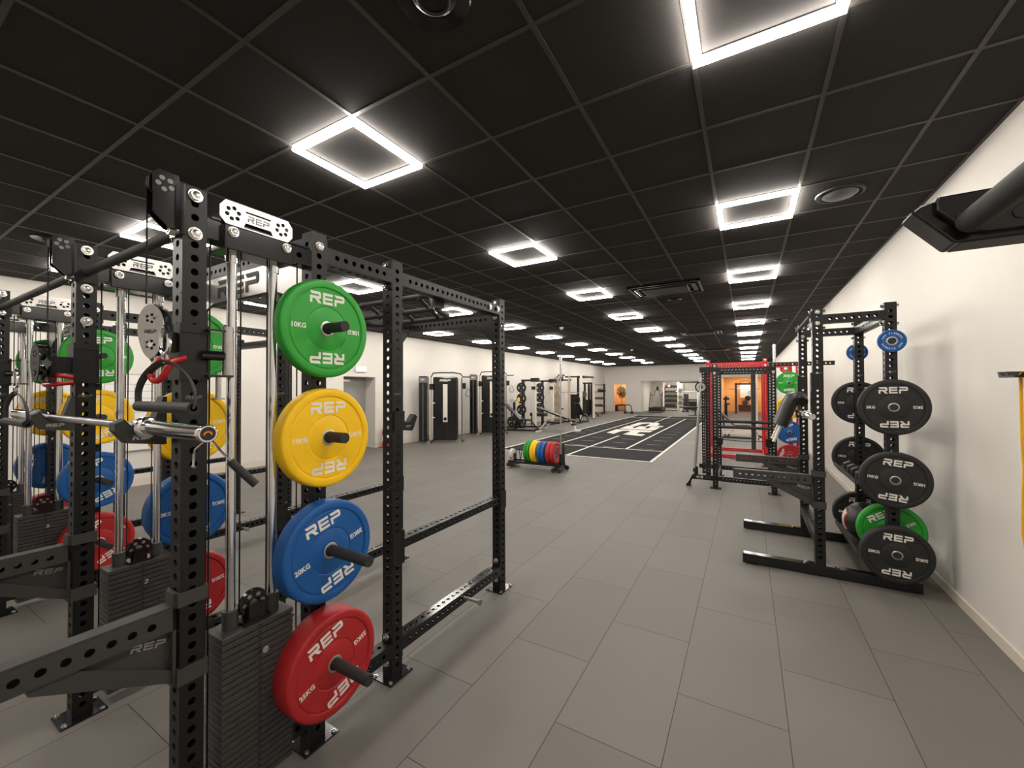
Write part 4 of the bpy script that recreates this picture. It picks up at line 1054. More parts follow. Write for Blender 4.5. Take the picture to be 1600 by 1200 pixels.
# ------------------------------------------------------------------ left wall : exit sign, extinguisher, board
t = thing('exit_sign', (XL+.08, 7.48, 2.12), 'small green and white exit sign above the recessed grey door', 'exit sign')
MB().box((XL+.01, 7.30, 2.12), (XL+.045, 7.66, 2.27)).build('sign_box', M['plastic_white'], t)
MB().box((XL+.045, 7.48, 2.13), (XL+.048, 7.65, 2.26)).build('green_panel', M['greensign'], t)
MB().box((XL+.045, 7.31, 2.13), (XL+.048, 7.47, 2.26)).build('white_panel', M['whitesign'], t)
b = MB(); b.prism([(-.04, .02), (0, .02), (0, .045), (.045, 0), (0, -.045), (0, -.02), (-.04, -.02)], frame((XL+.0482, 7.565, 2.195), (0, 0, -1), (0, 1, 0)), .001)
b.build('arrow', M['whitesign'], t)
b = MB(); b.cyl((XL+.048, 7.39, 2.235), (XL+.050, 7.39, 2.235), .012, 12); b.prism([(-.012, .025), (.014, .025), (.03, 0), (.02, -.005), (.008, .01), (.02, -.04), (.008, -.045), (-.005, -.01), (-.03, -.045), (-.04, -.035), (-.015, 0)], frame((XL+.048, 7.39, 2.19), *AX['+x']), .002)
b.build('running_figure', M['greensign'], t)
t = thing('fire_extinguisher', (XL+.16, 8.22, 0), 'red fire extinguisher standing against the left wall beside the grey door', 'fire extinguisher')
MB().lathe([(0, .02), (.085, .02), (.09, .04), (.09, .44), (.075, .50), (.035, .54), (.03, .57), (0, .57)], T(XL+.16, 8.22, 0), 24).build('cylinder', M['redplastic'], t)
MB().box((XL+.13, 8.19, .57), (XL+.19, 8.27, .61)).cyl((XL+.16, 8.20, .62), (XL+.16, 8.32, .66), .01, 8).build('valve', M['steel_gloss'], t)
MB().tube([(XL+.16, 8.25, .59), (XL+.16, 8.33, .55), (XL+.16, 8.34, .35), (XL+.16, 8.32, .2)], .012, 8).build('hose', M['rubber'], t)
MB().lathe([(.0905, .18), (.0905, .34)], T(XL+.16, 8.22, 0), 24).build('paper_band', M['white'], t)
MB().box((XL+.05, 8.08, 0), (XL+.27, 8.36, .02)).build('stand', M['redplastic'], t)
t = thing('whiteboard', (XL+.03, 2.95, .7), 'white notice board with faint ruled grid on the wall behind the left racks', 'whiteboard')
MB().box((XL+.005, 2.35, .62), (XL+.025, 3.6, 1.9)).build('board', M['poster'], t)
b = MB()
for i in range(9): b.box((XL+.0255, 2.40, .78+.12*i), (XL+.0265, 3.55, .786+.12*i))
for y in (2.40, 2.78, 3.16, 3.545): b.box((XL+.0255, y, .78), (XL+.0265, y+.006, 1.746))
b.build('ruled_lines', M['greyline'], t)
b = MB(); b.box((XL+.004, 2.33, .60), (XL+.03, 2.35, 1.92)).box((XL+.004, 3.6, .60), (XL+.03, 3.62, 1.92)).box((XL+.004, 2.33, .60), (XL+.03, 3.62, .62)).box((XL+.004, 2.33, 1.90), (XL+.03, 3.62, 1.92)); b.build('board_frame', M['silver'], t)

# ------------------------------------------------------------------ functional trainers on the left wall
def trainer(cx, cy, ang, label, H=2.05):
    t = thing('cable_machine', (cx, cy, 0), label, 'cable machine', 'black cable machines on the left wall')
    F = T(cx, cy, 0) @ Matrix.Rotation(ang, 4, 'Z')
    def bx(a, b_, name, m, par=None, bev=0.0):
        return MB().box(a, b_, F, bev).build(name, M[m], par or t, t.location)
    # left tower seen on edge, main shroud facing us
    lt = bx((-.72, -.30, .05), (-.46, .02, H), 'side_tower', 'steel_gloss', None, .03)
    bx((-.60, -.306, .08), (-.565, -.299, H-.22), 'tower_stripe', 'grey_vinyl', lt)
    b = MB().box((-.715, -.307, H-.2), (-.465, -.300, H-.03), F); hd = b.build('tower_badge', M['stackedge'], lt, t.location)
    b = MB(); logo(b, F @ frame((-.59, -.308, H-.11), *AX['-y']), .11, .045, .002); b.build('lettering', M['white'], hd, t.location)
    mn = bx((-.34, -.02, .05), (.42, .26, H-.02), 'main_shroud', 'steel_gloss', None, .035)
    bx((-.02, -.028, .10), (.12, -.019, H-.25), 'window_strip', 'whiteframe', mn)
    bx((-.02, -.032, .10), (.12, -.022, .62), 'window_lower', 'steel_gloss', mn)
    b = MB(); logo(b, F @ frame((.05, -.0215, H-.13), *AX['-y']), .34, .07, .003); b.build('lettering', M['white'], mn, t.location)
    b = MB(); b.cyl(F @ Vector((.05, -.06, .72)), F @ Vector((.05, -.02, .72)), .05, 14); b.build('pulley', M['steel_gloss'], t, t.location)
    bx((-.40, -.10, .03), (-.36, -.06, H-.03), 'guide_post', 'beige'); bx((.56, -.10, .03), (.60, -.06, H-.05), 'guide_post', 'stackedge')
    bx((.60, -.13, H-.40), (.70, -.03, H-.22), 'trolley', 'steel_gloss'); bx((-.42, -.16, H-.42), (-.30, -.05, H-.24), 'trolley', 'steel_gloss')
    b = MB(); P = [F @ Vector(p) for p in ((-.38, -.06, H-.02), (-.30, -.16, H+.09), (-.1, -.24, H+.10), (.35, -.24, H+.10), (.55, -.16, H+.07), (.62, -.1, H-.03), (.86, -.1, H-.03))]
    b.tube(P, .018, 8); b.build('pull_up_bar', M['steel'], t, t.location)
    for x in (-.38, .58): bx((x-.04, -.42, 0), (x+.04, .2, .06), 'foot', 'steel_gloss'); bx((x-.045, -.5, 0), (x+.045, -.42, .062), 'foot_cap', 'silver')
    for z in (.75, 1.2): bx((-.36, -.12, z), (-.26, -.10, z+.03), 'pin_label', 'white')
    b = MB(); c = F @ Vector((.78, -.1, H-.5)); d = F.to_3x3() @ Vector((1, 0, 0))
    b.tube([c + d*q + Vector((0, 0, z)) for q, z in ((0, .12), (-.06, 0), (-.09, -.1), (-.05, -.13), (.05, -.13), (.09, -.1), (.06, 0))], .009, 6, closed=True); b.build('handle', M['steel_gloss'], t, t.location)
trainer(-8.22, 9.95, .50, 'black cable machine on the left wall, the nearer of two')
trainer(-8.10, 12.45, .42, 'black cable machine on the left wall, the farther of two, behind the rack post', 2.17)

# ------------------------------------------------------------------ plate cart in the aisle
PX0, PX1, PY = -4.36, -3.17, 7.50
cart = thing('plate_cart', ((PX0+PX1)/2, PY, 0), 'low horizontal plate cart with coloured bumper plates on the grey floor', 'plate cart')
b = MB(); b.box((PX0, PY-.13, .10), (PX1, PY-.09, .145)); b.build('side_rail', M['steel'], cart)
b = MB(); b.box((PX0, PY+.09, .10), (PX1, PY+.13, .145)); b.build('side_rail', M['steel'], cart)
b = MB(); b.box((PX0+.02, PY-.10, .055), (PX1-.18, PY-.085, .07)); b.build('lower_rod', M['silver'], cart)
for x in (PX0+.02, PX1-.10): MB().box((x-.03, PY-.19, .03), (x+.10, PY+.19, .10), bev=.006).build('end_foot', M['steel_gloss'], cart)
for x, y in ((PX1, PY-.2), (PX1, PY+.2), (PX1-.12, PY-.2)): MB().cyl((x, y-.02, .045), (x, y+.02, .045), .045, 18).build('caster', M['rubber'], cart)
for x in (PX0+.16, PX0+.29, -3.985):
    MB().tube([(x, PY-.11, .145), (x-.01, PY-.04, .38), (x, PY, .40), (x+.01, PY+.04, .38), (x, PY+.11, .145)], .008, 8).build('divider', M['steel'], cart)
MB().box((PX1-.072, PY-.03, .10), (PX1-.015, PY+.03, .34)).build('bar_socket', M['steel_gloss'], cart)
MB().cyl((PX1+.03, PY-.05, .14), (PX1+.03, PY-.05, .50), .03, 14).cyl((PX1+.03, PY-.05, .50), (PX1+.03, PY-.05, .58), .022, 14).build('bar_socket_tube', M['rubber'], cart)
cm = mat('plate_centre_steel', srgb(120, 105, 98), .45, .4)
def comp_plate(color, x, th, label, R=.225, z=None, grp='coloured plates on the plate cart'):
    z = .147 + R - .022 if z is None else z
    Wm = frame((x, PY, z), (0, 1, 0), (0, 0, 1)); h = th/2
    prof = [(.026, h-.014), (.09, h-.014), (.092, h-.004), (.10, h-.004), (.17, h-.002), (.175, h), (R-.01, h), (R-.002, h-.006), (R, h-.018), (R-.006, h-.022), (R-.006, -h+.022), (R, -h+.018), (R-.002, -h+.006), (R-.01, -h), (.026, -h), (.026, h-.014)]
    o = MB().lathe(prof, Wm, 48).build('bumper_plate', M[color], None, tuple(Wm.translation)); tag(o, label, 'weight plate', grp)
    MB().lathe([(.027, h-.013), (.088, h-.013)], Wm, 40).build('steel_centre', cm, o)
    b = MB()
    for i, ch in enumerate('REP FITNESS 25KG' * 2):
        if ch != ' ': text(b, ch, Wm @ Matrix.Rotation(-2*PI*i/32, 4, 'Z') @ T(0, .135, h-.0035), .026)
    b.build('lettering', M['white'], o); return o
x = -3.965
_prev = None
for c_, th, lab in (('green', .055, 'green plate, left one of the green pair on the plate cart'), ('green', .055, 'green plate, right one of the green pair on the plate cart'),
                    ('yellow', .065, 'yellow plate, left one of two on the plate cart'), ('yellow', .055, 'yellow plate, right one of two on the plate cart'),
                    ('blue', .075, 'blue plate, left one of two on the plate cart'), ('blue', .075, 'blue plate, right one of two on the plate cart'),
                    ('red', .085, 'red plate, left one of two on the plate cart'), ('red', .085, 'red plate at the right end of the plate cart')):
    x += .026 if _prev not in (None, c_) else 0
    comp_plate(c_, x+th/2, th-.004, lab); x += th + .006; _prev = c_
for i, (xx, r_) in enumerate(((PX0+.02, .115), (PX0+.055, .115))):
    Wm = frame((xx, PY, .26), (0, 1, 0), (0, 0, 1))
    o = MB().lathe([(.026, .014), (.05, .014), (.055, .006), (.09, .006), (.095, .015), (r_, .012), (r_, -.012), (.026, -.014), (.026, .014)], Wm, 32).build('change_plate', M['plastic_white'], None, (xx, PY, .26))
    tag(o, 'small white change plate at the left end of the plate cart, %s' % ('outer one' if i == 0 else 'inner one'), 'weight plate', 'white change plates on the plate cart')
MB().cyl((PX0-.02, PY, .26), (PX0+.12, PY, .26), .02, 12).build('end_peg', M['steel_gloss'], cart)
MB().box((PX0+.08, PY-.02, .12), (PX0+.12, PY+.02, .28)).build('peg_post', M['steel_gloss'], cart)
vert_bar(PX1-.045, PY, .115, 2.2, 'chrome barbell standing upright in the socket of the plate cart')

# ------------------------------------------------------------------ stations along the left wall
def gplate(p, n, R, th, m, label, group, grips=True, name='grip_plate'):
    """plate with hand slots; n = axis key"""
    Wm = frame(p, *AX[n]); h = th/2
    o = MB().lathe([(.026, h-.004), (.06, h), (.065, h-.006), (R*.72, h-.006), (R*.76, h), (R, h-.003), (R, -h), (.026, -h), (.026, h-.004)], Wm, 32).build(name, M[m], None, p); tag(o, label, 'weight plate', group)
    if grips:
        b = MB()
        for a in (0, PI):
            P = [(.115+.022*math.cos(t), .055*math.sin(t)) for t in [2*PI*i/14 for i in range(14)]]
            b.prism([(x, y) for x, y in P], Wm @ Matrix.Rotation(a, 4, 'Z') @ T(0, 0, h-.006), .003)
        b.build('hand_slot', M['whiteframe'], o)
        b = MB(); 
        for a in (0, PI): text(b, 'REP', Wm @ Matrix.Rotation(a, 4, 'Z') @ T(0, .13, h-.0055), .03)
        b.build('lettering', M['white'], o)
    return o
# plate tree
t = thing('plate_tree', (-8.62, 15.1, 0), 'slim black plate tree with a white disc on top by the left wall', 'plate tree')
MB().box((-8.66, 15.06, .03), (-8.58, 15.14, 1.15)).build('upright', M['steel'], t)
MB().box((-8.95, 15.0, 0), (-8.2, 15.06, .05)).box((-8.95, 15.18, 0), (-8.2, 15.24, .05)).build('base_foot', M['steel'], t)
for z in (1.17, .72, .28):
    MB().cyl((-8.80, 15.1, z), (-8.44, 15.1, z), .022, 10).cyl((-8.62, 14.82, z), (-8.62, 15.3, z), .022, 10).build('storage_peg', M['silver'], t)
gplate((-8.62, 14.95, 1.17), '-y', .11, .04, 'plastic_white', 'white disc on the top peg of the slim plate tree', None, False, 'change_plate')
gplate((-8.40, 15.1, 1.19), '+x', .10, .03, 'yellow', 'yellow edged disc on the top peg of the slim plate tree', None, False, 'change_plate')
for i in range(3): gplate((-8.62+.0, 14.90 - .0 + .075*i, .26), '-y', .225, .06, 'rubber', 'black plate at the bottom of the slim plate tree, %s' % ('front', 'middle', 'rear')[i] , 'black plates on the slim tree')
for i in range(2): gplate((-8.34+.08*i, 15.14, .26), '+x', .225, .05, 'rubber', 'black plate on the right bottom peg of the plate tree, %s' % ('inner', 'outer')[i], 'black plates on the slim tree')
# smith machine with white posts and black plates
t = thing('smith_machine', (-8.0, 16.4, 0), 'multi station with two white posts and black grip plates by the left wall', 'gym machine')
for x, y in ((-7.98, 15.75), (-8.05, 17.75)):
    MB().box((x-.07, y-.07, 0), (x+.07, y+.07, 2.02)).build('white_column', M['whiteframe'], t)
    MB().box((x-.16, y-.1, 1.95), (x+.22, y+.1, 2.12), bev=.03).build('column_head', M['steel_gloss'], t)
    MB().box((x-.09, y-.12, 1.62), (x+.09, y-.07, 1.76)).build('carriage', M['steel_gloss'], t)
MB().box((-8.55, 15.5, 0), (-7.7, 17.8, .06)).build('base', M['steel_gloss'], t)
MB().box((-8.62, 15.75, 0), (-8.50, 15.85, 2.05)).build('rear_post', M['steel'], t)
MB().box((-8.62, 15.72, 1.98), (-7.9, 15.85, 2.06)).build('top_beam', M['steel'], t)
MB().box((-8.62, 17.6, 1.98), (-8.0, 17.7, 2.06)).build('top_beam', M['steel'], t)
MB().box((-8.3, 15.9, .45), (-7.6, 16.3, .60), bev=.03).box((-8.25, 15.95, 0), (-8.1, 16.2, .45)).build('seat', M['leather'], t)
MB().box((-8.56, 17.6, 0), (-8.46, 17.7, 2.0)).build('rear_post', M['steel'], t)
MB().tube([(-8.05, 17.6, 1.93), (-7.8, 17.4, 1.98), (-7.6, 17.3, 1.90)], .016, 8).build('handle_bar', M['silver'], t)
for z, lab in ((1.70, 'top'), (1.24, 'second'), (.76, 'third'), (.24, 'bottom')):
    gplate((-8.42, 15.38, z), '-y', .225, .05, 'rubber', 'black grip plate on the white-post station, %s of its front stack' % lab, 'black grip plates on the station')
    MB().cyl((-8.42, 15.35, z), (-8.42, 15.8, z), .022, 10).build('storage_peg', M['steel'], t)
for z, lab in ((1.70, 'top'), (1.24, 'middle'), (.76, 'lower')):
    gplate((-8.50, 17.35, z), '-y', .225, .05, 'rubber', 'black grip plate behind the white columns, %s of three' % lab, 'black grip plates behind the columns')
    MB().cyl((-8.50, 17.33, z), (-8.50, 17.62, z), .022, 10).build('storage_peg', M['steel'], t)
# beige plates on their own rack
t = thing('storage_rack', (-8.2, 18.9, 0), 'white post rack carrying a column of beige plates by the left wall', 'plate rack')
for x in (-8.2, -7.6): MB().box((x-.05, 18.75, 0), (x+.05, 18.85, 2.25)).build('white_post', M['beige'], t)
MB().box((-8.3, 18.76, 2.05), (-7.5, 18.84, 2.12)).build('top_beam', M['steel'], t); MB().box((-8.4, 18.72, 0), (-7.3, 18.88, .06)).build('base', M['steel_gloss'], t)
for z, r_, lab in ((2.12, .13, 'topmost'), (1.68, .20, 'second'), (1.24, .22, 'third'), (.82, .24, 'fourth'), (.36, .25, 'lowest')):
    gplate((-8.2, 18.62, z), '-y', r_, .05, 'beige', 'beige plate on the white post rack, %s' % lab, 'beige plates', False, 'bumper_plate')
    MB().cyl((-8.2, 18.58, z), (-8.2, 18.76, z), .02, 10).build('storage_peg', M['steel_gloss'], t)
# incline bench, decline bench
def bench(cx, cy, ang, label, back=.9, m='leather', leg='whiteframe', up=.85, s=1.0):
    t = thing('weight_bench', (cx, cy, 0), label, 'bench', None)
    F = T(cx, cy, 0) @ Matrix.Rotation(ang, 4, 'Z') @ Matrix.Scale(s, 4)
    B = lambda a, b_, name, mm, M2=None, bev=0: MB().box(a, b_, F @ (M2 or Matrix.Identity(4)), bev).build(name, M[mm], t)
    B((-.12, -.15, .42), (.30, .15, .48), 'seat_pad', m, None, .02)
    R = T(-.14, 0, .45) @ Matrix.Rotation(up, 4, 'Y')
    B((-back, -.15, -.03), (0, .15, .03), 'back_pad', m, R, .02)
    b = MB(); b.cyl(F @ Vector((-.7, 0, .05)), F @ Vector((.55, 0, .05)), .035, 8); b.cyl(F @ Vector((.28, 0, .42)), F @ Vector((.62, 0, .06)), .03, 8); b.cyl(F @ Vector((-.1, 0, .40)), F @ Vector((-.35, 0, .06)), .03, 8)
    b.build('frame', M[leg], t)
    B((-.75, -.25, 0), (-.66, .25, .06), 'foot', 'steel'); B((.56, -.22, 0), (.64, .22, .06), 'foot', 'plastic_white')
    b = MB(); b.cyl(F @ Vector((-.4, 0, .08)), F @ (R @ Vector((-back*.6, 0, -.03))), .022, 8); b.build('strut', M[leg], t)
    return t
bench(-7.5, 13.9, .1, 'black adjustable bench with raised backrest in front of the white-post station', up=.75, leg='steel')
t = thing('decline_bench', (-6.6, 14.9, 0), 'long sloping black bench on white tubular legs beside the turf', 'bench')
b = MB(); b.box((-.75, -.16, -.03), (.62, .16, .035), T(-6.62, 14.8, .66) @ Matrix.Rotation(.30, 4, 'Y'), .02); b.build('long_pad', M['leather'], t)
b = MB(); b.tube([(-7.3, 14.8, .05), (-7.2, 14.8, .06), (-6.9, 14.8, .45), (-6.3, 14.8, .52), (-5.98, 14.8, .40), (-5.80, 14.8, .22), (-5.72, 14.8, .06)], .035, 8); b.build('frame', M['whiteframe'], t)
MB().cyl((-7.0, 14.8, .06), (-6.6, 14.8, .5), .03, 8).build('strut', M['whiteframe'], t)
MB().box((-7.38, 14.55, 0), (-7.25, 15.05, .06)).build('foot', M['steel_gloss'], t); MB().box((-5.8, 14.65, 0), (-5.55, 14.95, .06), bev=.01).build('foot', M['plastic_white'], t)
MB().cyl((-5.93, 14.6, .42), (-5.93, 15.0, .42), .05, 12).cyl((-5.78, 14.6, .28), (-5.78, 15.0, .28), .05, 12).build('leg_roller', M['leather'], t)
MB().box((-6.9, 14.62, .28), (-6.3, 14.98, .36), bev=.02).build('seat_pad', M['leather'], t)

# rack group, farther left
t = thing('cable_rack', (-8.0, 20.4, 0), 'tall rack with light grey posts and dark weights farther along the left wall', 'power rack')
for x, y, m in ((-7.42, 20.0, 'whiteframe'), (-7.30, 21.6, 'whiteframe'), (-8.35, 20.0, 'whiteframe'), (-8.2, 21.6, 'steel'), (-8.75, 20.0, 'steel')):
    u = MB().box((x-.05, y-.05, 0), (x+.05, y+.05, 2.32)).build('upright', M[m], t); MB().box((x-.1, y-.1, 0), (x+.1, y+.1, .03)).build('foot_plate', M['steel_gloss'], u)
MB().box((-8.8, 19.96, 2.24), (-7.38, 20.04, 2.32)).build('top_beam', M['steel'], t); MB().box((-8.25, 21.56, 2.24), (-7.26, 21.64, 2.32)).build('top_beam', M['steel'], t)
MB().box((-7.46, 20.04, 2.24), (-7.26, 21.6, 2.32)).build('top_beam', M['steel'], t); MB().box((-8.8, 19.96, .55), (-8.3, 20.04, .62)).build('crossmember', M['steel'], t)
MB().cyl((-9.0, 19.85, 1.45), (-7.5, 19.85, 1.45), .018, 8).build('bar', M['silver'], t)
MB().box((-8.72, 19.9, 2.05), (-8.42, 20.3, 2.42), bev=.05).build('pulley_head', M['steel_gloss'], t)
MB().box((-8.22, 20.4, .05), (-7.9, 20.7, 1.35)).build('weight_stack', M['steel'], t)
for z in (.35, .7, 1.05): MB().lathe([(0, -.03), (.2, -.03), (.2, .03), (0, .03)], frame((-7.7, 20.9, z), *AX['-y']), 20).build('mounted_plate', M['rubber'], t)
MB().lathe([(0, -.03), (.17, -.03), (.17, .03), (0, .03)], frame((-7.65, 21.0, 1.35), *AX['-y']), 20).build('mounted_plate', M['stackedge'], t)
bench(-6.95, 19.0, 1.4, 'dark bench standing in front of the light grey post rack', leg='steel', s=.85)
t = thing('cable_tower', (-8.1, 23.3, 0), 'dark twin column tower between the grey post rack and the storage shelf', 'gym machine')
for x in (-8.4, -7.9, -8.15): MB().box((x-.05, 23.2, 0), (x+.05, 23.3, 2.0)).build('upright', M['steel'], t)
MB().box((-8.5, 23.18, 1.94), (-7.8, 23.32, 2.03)).build('top_beam', M['steel'], t); MB().box((-8.35, 23.31, .1), (-7.95, 23.5, 1.0)).build('weight_stack', M['steel_gloss'], t)
MB().tube([(-7.9, 23.25, .25), (-7.6, 23.0, .24), (-7.45, 22.9, .05)], .04, 8).tube([(-8.1, 23.2, .25), (-7.8, 22.7, .24), (-7.7, 22.5, .05)], .04, 8).build('leg', M['steel'], t)
# storage shelf
t = thing('storage_shelf', (-8.5, 26.1, 0), 'black four-level shelf with kettlebells and small dumbbells near the far left corner', 'shelf')
for x in (-8.95, -8.1): MB().box((x-.045, 26.05, .0), (x+.045, 26.14, 1.98)).build('upright', M['steel'], t)
for z in (1.92, 1.46, 1.0, .52): MB().box((-8.95, 25.9, z-.04), (-8.05, 26.3, z)).build('shelf_board', M['steel'], t)
for x in (-8.95, -8.1): MB().tube([(x, 26.3, .12), (x, 25.7, .12), (x+.05, 25.45, .1), (x+.06, 25.4, .02)], .04, 8).build('leg', M['steel'], t)
def kettlebell(p, s, m, label, group):
    Wm = T(*p)
    o = MB().lathe([(0, 0), (.06*s, 0), (.095*s, .04*s), (.10*s, .09*s), (.08*s, .15*s), (.04*s, .18*s), (0, .185*s)], Wm, 14).build('kettlebell', M[m], None, p); tag(o, label, 'kettlebell', group)
    MB().tube([Vector(p) + Vector((s*.07*math.cos(a), 0, s*(.17 + .09*math.sin(a)))) for a in [PI*i/8 for i in range(9)]], .016*s, 6).build('handle', M[m], o)
for i in range(4): kettlebell((-8.45+.13*i, 26.05, 1.46), .8, 'rubber', 'black kettlebell on the second level of the far left shelf, %s from left' % ORD[i], 'kettlebells on the shelf')
for i in range(5): dumbbell((-8.72+.14*i, 26.05, 1.0+.055), PI/2*0, 'small grey dumbbell on the third level of the far left shelf, %s from left' % ORD[i], .055, .24, 'dumbbells on the middle shelf level', 'grey_vinyl')
for i in range(5): dumbbell((-8.72+.15*i, 26.05, .52+.06), 0, 'grey dumbbell on the lowest level of the far left shelf, %s from left' % ORD[i], .062, .26, 'dumbbells on the lowest shelf level', 'grey_vinyl')

# sled near the orange doorway
t = thing('push_sled', (-6.6, 26.9, 0), 'small black push frame on rollers beside the far left corner of the turf', 'sled')
b = MB(); b.tube([(-6.95, 26.9, .06), (-6.95, 26.9, .50), (-6.90, 26.9, .58), (-6.62, 26.9, .58), (-6.56, 26.9, .50), (-6.50, 26.9, .08)], .032, 8); b.build('push_frame', M['steel_matte'], t)
for x in (-6.93, -6.50): MB().cyl((x, 26.8, .085), (x, 27.0, .085), .085, 14).build('roller', M['rubber'], t)
MB().cyl((-6.9, 26.9, .085), (-6.5, 26.9, .085), .02, 8).build('axle', M['steel'], t)

# lounge behind the orange doorway
t = thing('potted_tree', (-8.15, 30.7, 0), 'dark leafy little tree in a long planter seen through the orange doorway', 'plant')
MB().box((-8.6, 30.4, .02), (-7.45, 31.0, .36), bev=.02).build('planter', M['concretepot'], t)
MB().box((-8.5, 30.43, .36), (-7.55, 30.97, .46)).build('dark_shrub_bed', M['leaf'], t)
MB().tube([(-8.18, 30.7, .38), (-8.19, 30.7, .8), (-8.17, 30.71, 1.25)], .022, 8).build('trunk', M['bark'], t)
b = MB(); rnd = random.Random(3)
for i in range(620):
    th_, ph, r_ = rnd.uniform(0, 2*PI), math.acos(rnd.uniform(-1, 1)), rnd.uniform(.1, 1)**.5
    c = Vector((-8.17 + .40*r_*math.sin(ph)*math.cos(th_), 30.68 + .30*r_*math.sin(ph)*math.sin(th_), 1.40 + .50*r_*math.cos(ph)))
    d = Vector((rnd.uniform(-1, 1), rnd.uniform(-1, 1), rnd.uniform(-.6, 1))).normalized(); e = d.orthogonal().normalized()
    b.add([c, c + d*.05 + e*.022, c + d*.11, c + d*.05 - e*.022], [(0, 1, 2, 3)])
b.build('foliage', M['leaf'], t)
o = MB().box((-8.42, 29.75, 0), (-8.25, 30.0, .45), bev=.02).build('low_cabinet', M['steel'], None, (-8.33, 29.9, 0)); tag(o, 'small dark box on the floor just inside the orange doorway', 'box')
MB().box((-8.40, 29.745, .1), (-8.27, 29.752, .4)).build('front_panel', M['leather'], o)

# ------------------------------------------------------------------ alcove at the far end
t = thing('treadmill', (-5.5, 30.0, 0), 'curved black treadmill at the front of the far alcove', 'treadmill')
b = MB(); b.prism([(30.95, .12), (30.8, .34), (30.4, .22), (30.0, .19), (29.6, .22), (29.25, .36), (29.15, .30), (29.2, .08), (29.4, .02), (30.8, .02)], Matrix(((0, 0, 1, -5.92), (1, 0, 0, 0), (0, 1, 0, 0), (0, 0, 0, 1))), .82); b.build('deck', M['rubber'], t)
for x in (-5.94, -5.12): MB().tube([(x, 29.5, .2), (x, 29.9, 1.3), (x, 29.9, 1.38)], .03, 8).tube([(x, 29.9, 1.3), (x+(.12 if x < -5.5 else -.12), 29.9, 1.12), (x+(.22 if x < -5.5 else -.22), 30.1, 1.2), (x+(.27 if x < -5.5 else -.27), 30.3, 1.55)], .022, 8).build('hand_rail', M['steel_matte'], t)
MB().box((-5.60, 30.3, 1.5), (-5.44, 30.35, 1.78), bev=.01).build('console', M['steel_gloss'], t); MB().box((-5.55, 30.33, 1.0), (-5.49, 30.37, 1.5)).box((-5.85, 30.33, 1.3), (-5.2, 30.37, 1.36)).build('console_arm', M['whiteframe'], t)
MB().box((-5.93, 29.12, .03), (-5.11, 29.2, .1)).build('rear_bumper', M['stackedge'], t)
t = thing('dumbbell_rack', (-4.85, 32.3, 0), 'tall white rack filled with five rows of black dumbbells in the far alcove', 'dumbbell rack')
for x in (-5.42, -4.40): MB().box((x-.05, 32.1, 0), (x+.05, 32.2, 2.12)).box((x-.05, 32.6, 0), (x+.05, 32.7, 2.12)).build('upright', M['whiteframe'], t)
SHZ = (1.72, 1.36, 1.02, .68, .30)
for z in SHZ: MB().box((-5.38, 32.1, z-.03), (-4.44, 32.65, z)).build('shelf_board', M['steel'], t)
MB().box((-5.45, 32.08, .05), (-4.37, 32.14, .16)).build('base_board', M['beige'], t)
for k, z in enumerate(SHZ[1:]):
    for i in range(5 if k < 3 else 4):
        dumbbell((-5.25+.175*i, 32.25, z+.075+k*.008), 0, 'black dumbbell in the far alcove rack, row %s from top, %s from left' % (('two', 'three', 'four', 'five')[k], ORD[i]), .072+.008*k, .30, 'dumbbells in the far alcove rack')
for i, m in enumerate(('redplastic', 'plastic_white', 'leather', 'steel_gloss', 'grey_vinyl')):
    o = MB().lathe([(.1*math.sin(a*PI/12), .1-.1*math.cos(a*PI/12)) for a in range(13)], T(-5.25+.19*i, 32.3, 1.72), 16).build('medicine_ball', M[m], None, (-5.25+.19*i, 32.3, 1.72))
    tag(o, '%s ball on the top shelf of the far dumbbell rack' % ('dark red', 'white', 'black vinyl', 'glossy black', 'grey')[i], 'ball', 'balls on the far rack top shelf')
t = thing('power_rack', (-3.8, 32.0, 0), 'white rack with a barbell across it in the far alcove', 'power rack')
for x in (-4.2, -3.05): MB().box((x-.05, 31.9, 0), (x+.05, 32.0, 2.15)).build('upright', M['whiteframe'], t); MB().box((x-.05, 32.8, 0), (x+.05, 32.9, 2.15)).build('upright', M['whiteframe'], t)
MB().box((-4.25, 31.88, 2.05), (-3.0, 32.02, 2.15)).build('top_beam', M['steel'], t); MB().box((-4.2, 32.78, .75), (-3.1, 32.92, .85)).box((-4.1, 32.7, .1), (-3.2, 32.78, .7)).build('rear_unit', M['steel'], t)
for x in (-4.0, -3.75, -3.5, -3.25): MB().cyl((x, 32.6, .9), (x, 32.6, 2.1), .012, 6).build('guide_rod', M['silver'], t)
for z in (.6, 1.0, 1.5): MB().lathe([(0, -.03), (.16, -.03), (.16, .03), (0, .03)], frame((-4.2, 31.82, z), *AX['-y']), 18).build('mounted_plate', M['stackedge'], t)
barbell((-3.4, 31.82, 1.42), 'x', 2.2, label='thin barbell held across the white rack in the far alcove', endm='steel')
bench(-3.72, 31.4, PI/2, 'grey bench with upright backrest in the far alcove', m='grey_vinyl', leg='steel', up=1.35, back=.85)
t = thing('kettlebell_rack', (-2.6, 32.6, 0), 'low two-tier rack of weights right of the far bench', 'rack')
for z in (.95, 1.65): MB().box((-2.95, 32.4, z-.05), (-2.1, 32.7, z)).build('shelf_board', M['beige'], t)
for x in (-2.95, -2.1): MB().box((x-.04, 32.5, 0), (x+.04, 32.6, 1.7)).build('upright', M['whiteframe'], t)
for k, z in enumerate((.95, 1.65)):
    for i in range(4): kettlebell((-2.83+.2*i, 32.5, z), 1.0, 'rubber', 'kettlebell on the %s tier of the low rack in the far alcove, %s from left' % (('lower', 'upper')[k], ORD[i]), 'kettlebells in the far alcove')
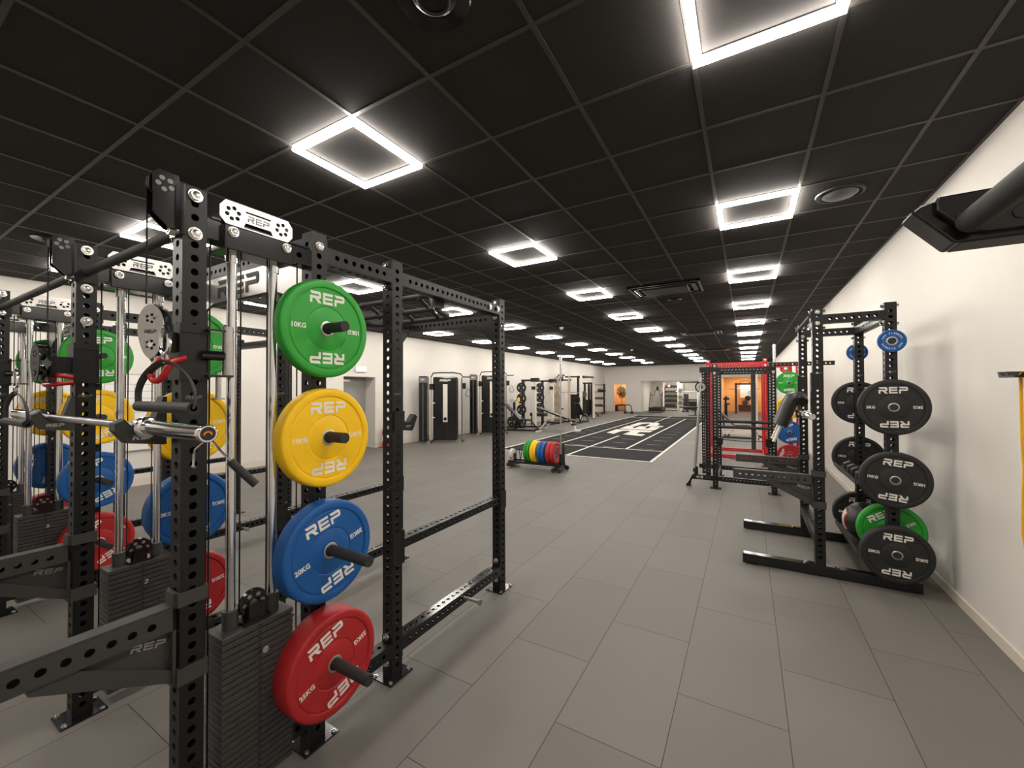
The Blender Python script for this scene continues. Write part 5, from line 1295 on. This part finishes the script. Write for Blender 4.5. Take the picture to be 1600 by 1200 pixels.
t = thing('flat_bench', (-2.9, 26.9, 0), 'flat dark bench on a single leg beyond the far end of the turf', 'bench')
MB().box((-3.6, 26.7, .46), (-2.1, 27.0, .54), bev=.02).build('pad', M['leather'], t); MB().box((-2.75, 26.82, .02), (-2.68, 26.88, .46)).build('leg', M['steel'], t); MB().box((-3.1, 26.7, 0), (-2.3, 27.0, .03)).build('base', M['rubber'], t)

# ------------------------------------------------------------------ orange studio at the far right
t = thing('power_rack', (-.1, 30.6, 0), 'brown steel rack with weights standing in the orange room', 'power rack')
for x in (-.62, .46):
    for y in (30.1, 31.3): MB().box((x-.06, y-.06, 0), (x+.06, y+.06, 2.0)).build('upright', M['brownsteel'], t)
for y in (30.1, 31.3): MB().box((-.62, y-.05, 1.88), (.46, y+.05, 1.98)).build('top_beam', M['brownsteel'], t)
MB().tube([(-.4, 30.1, 1.98), (-.3, 30.1, 2.12), (.1, 30.1, 2.12), (.2, 30.1, 1.98)], .02, 8).build('pull_up_bar', M['brownsteel'], t)
MB().cyl((-1.0, 30.0, 1.6), (.7, 30.0, 1.6), .02, 8).build('bar', M['silver'], t)
for i, (x, z) in enumerate(((.2, 1.35), (.05, 1.0), (.3, .75), (-.1, .7))): MB().lathe([(0, -.03), (.17, -.03), (.17, .03), (0, .03)], frame((x, 30.3+.05*i, z), *AX['-y']), 18).build('mounted_plate', M[('silver', 'steel', 'whiteframe', 'brownsteel')[i]], t)
MB().box((-.5, 30.9, .1), (.3, 31.0, .55)).build('weight_stack', M['brownsteel'], t)
MB().box((-.4, 32.0, 1.0), (.2, 32.1, 1.9)).build('back_panel', M['whiteframe'], t)
bench(-.22, 15.0, 0, 'long grey bench with sloping backrest seen through the black full rack', m='grey_vinyl', leg='steel', up=.80, back=.75)
t = thing('exercise_bike', (-1.05, 26.0, 0), 'small dark exercise machine in front of the orange wall', 'exercise machine')
MB().box((-1.15, 25.6, 0), (-.95, 26.5, .1)).build('base', M['steel'], t); MB().tube([(-1.05, 25.9, .1), (-1.05, 25.8, .75), (-1.0, 25.7, 1.2)], .05, 8).build('mast', M['steel'], t)
MB().box((-1.15, 25.65, 1.0), (-.85, 25.8, 1.12)).build('console', M['steel_gloss'], t); MB().box((-1.1, 26.2, .7), (-.85, 26.5, .8), bev=.02).build('seat', M['leather'], t); MB().cyl((-1.0, 26.3, .1), (-1.0, 26.3, .7), .03, 8).build('seat_post', M['steel'], t)
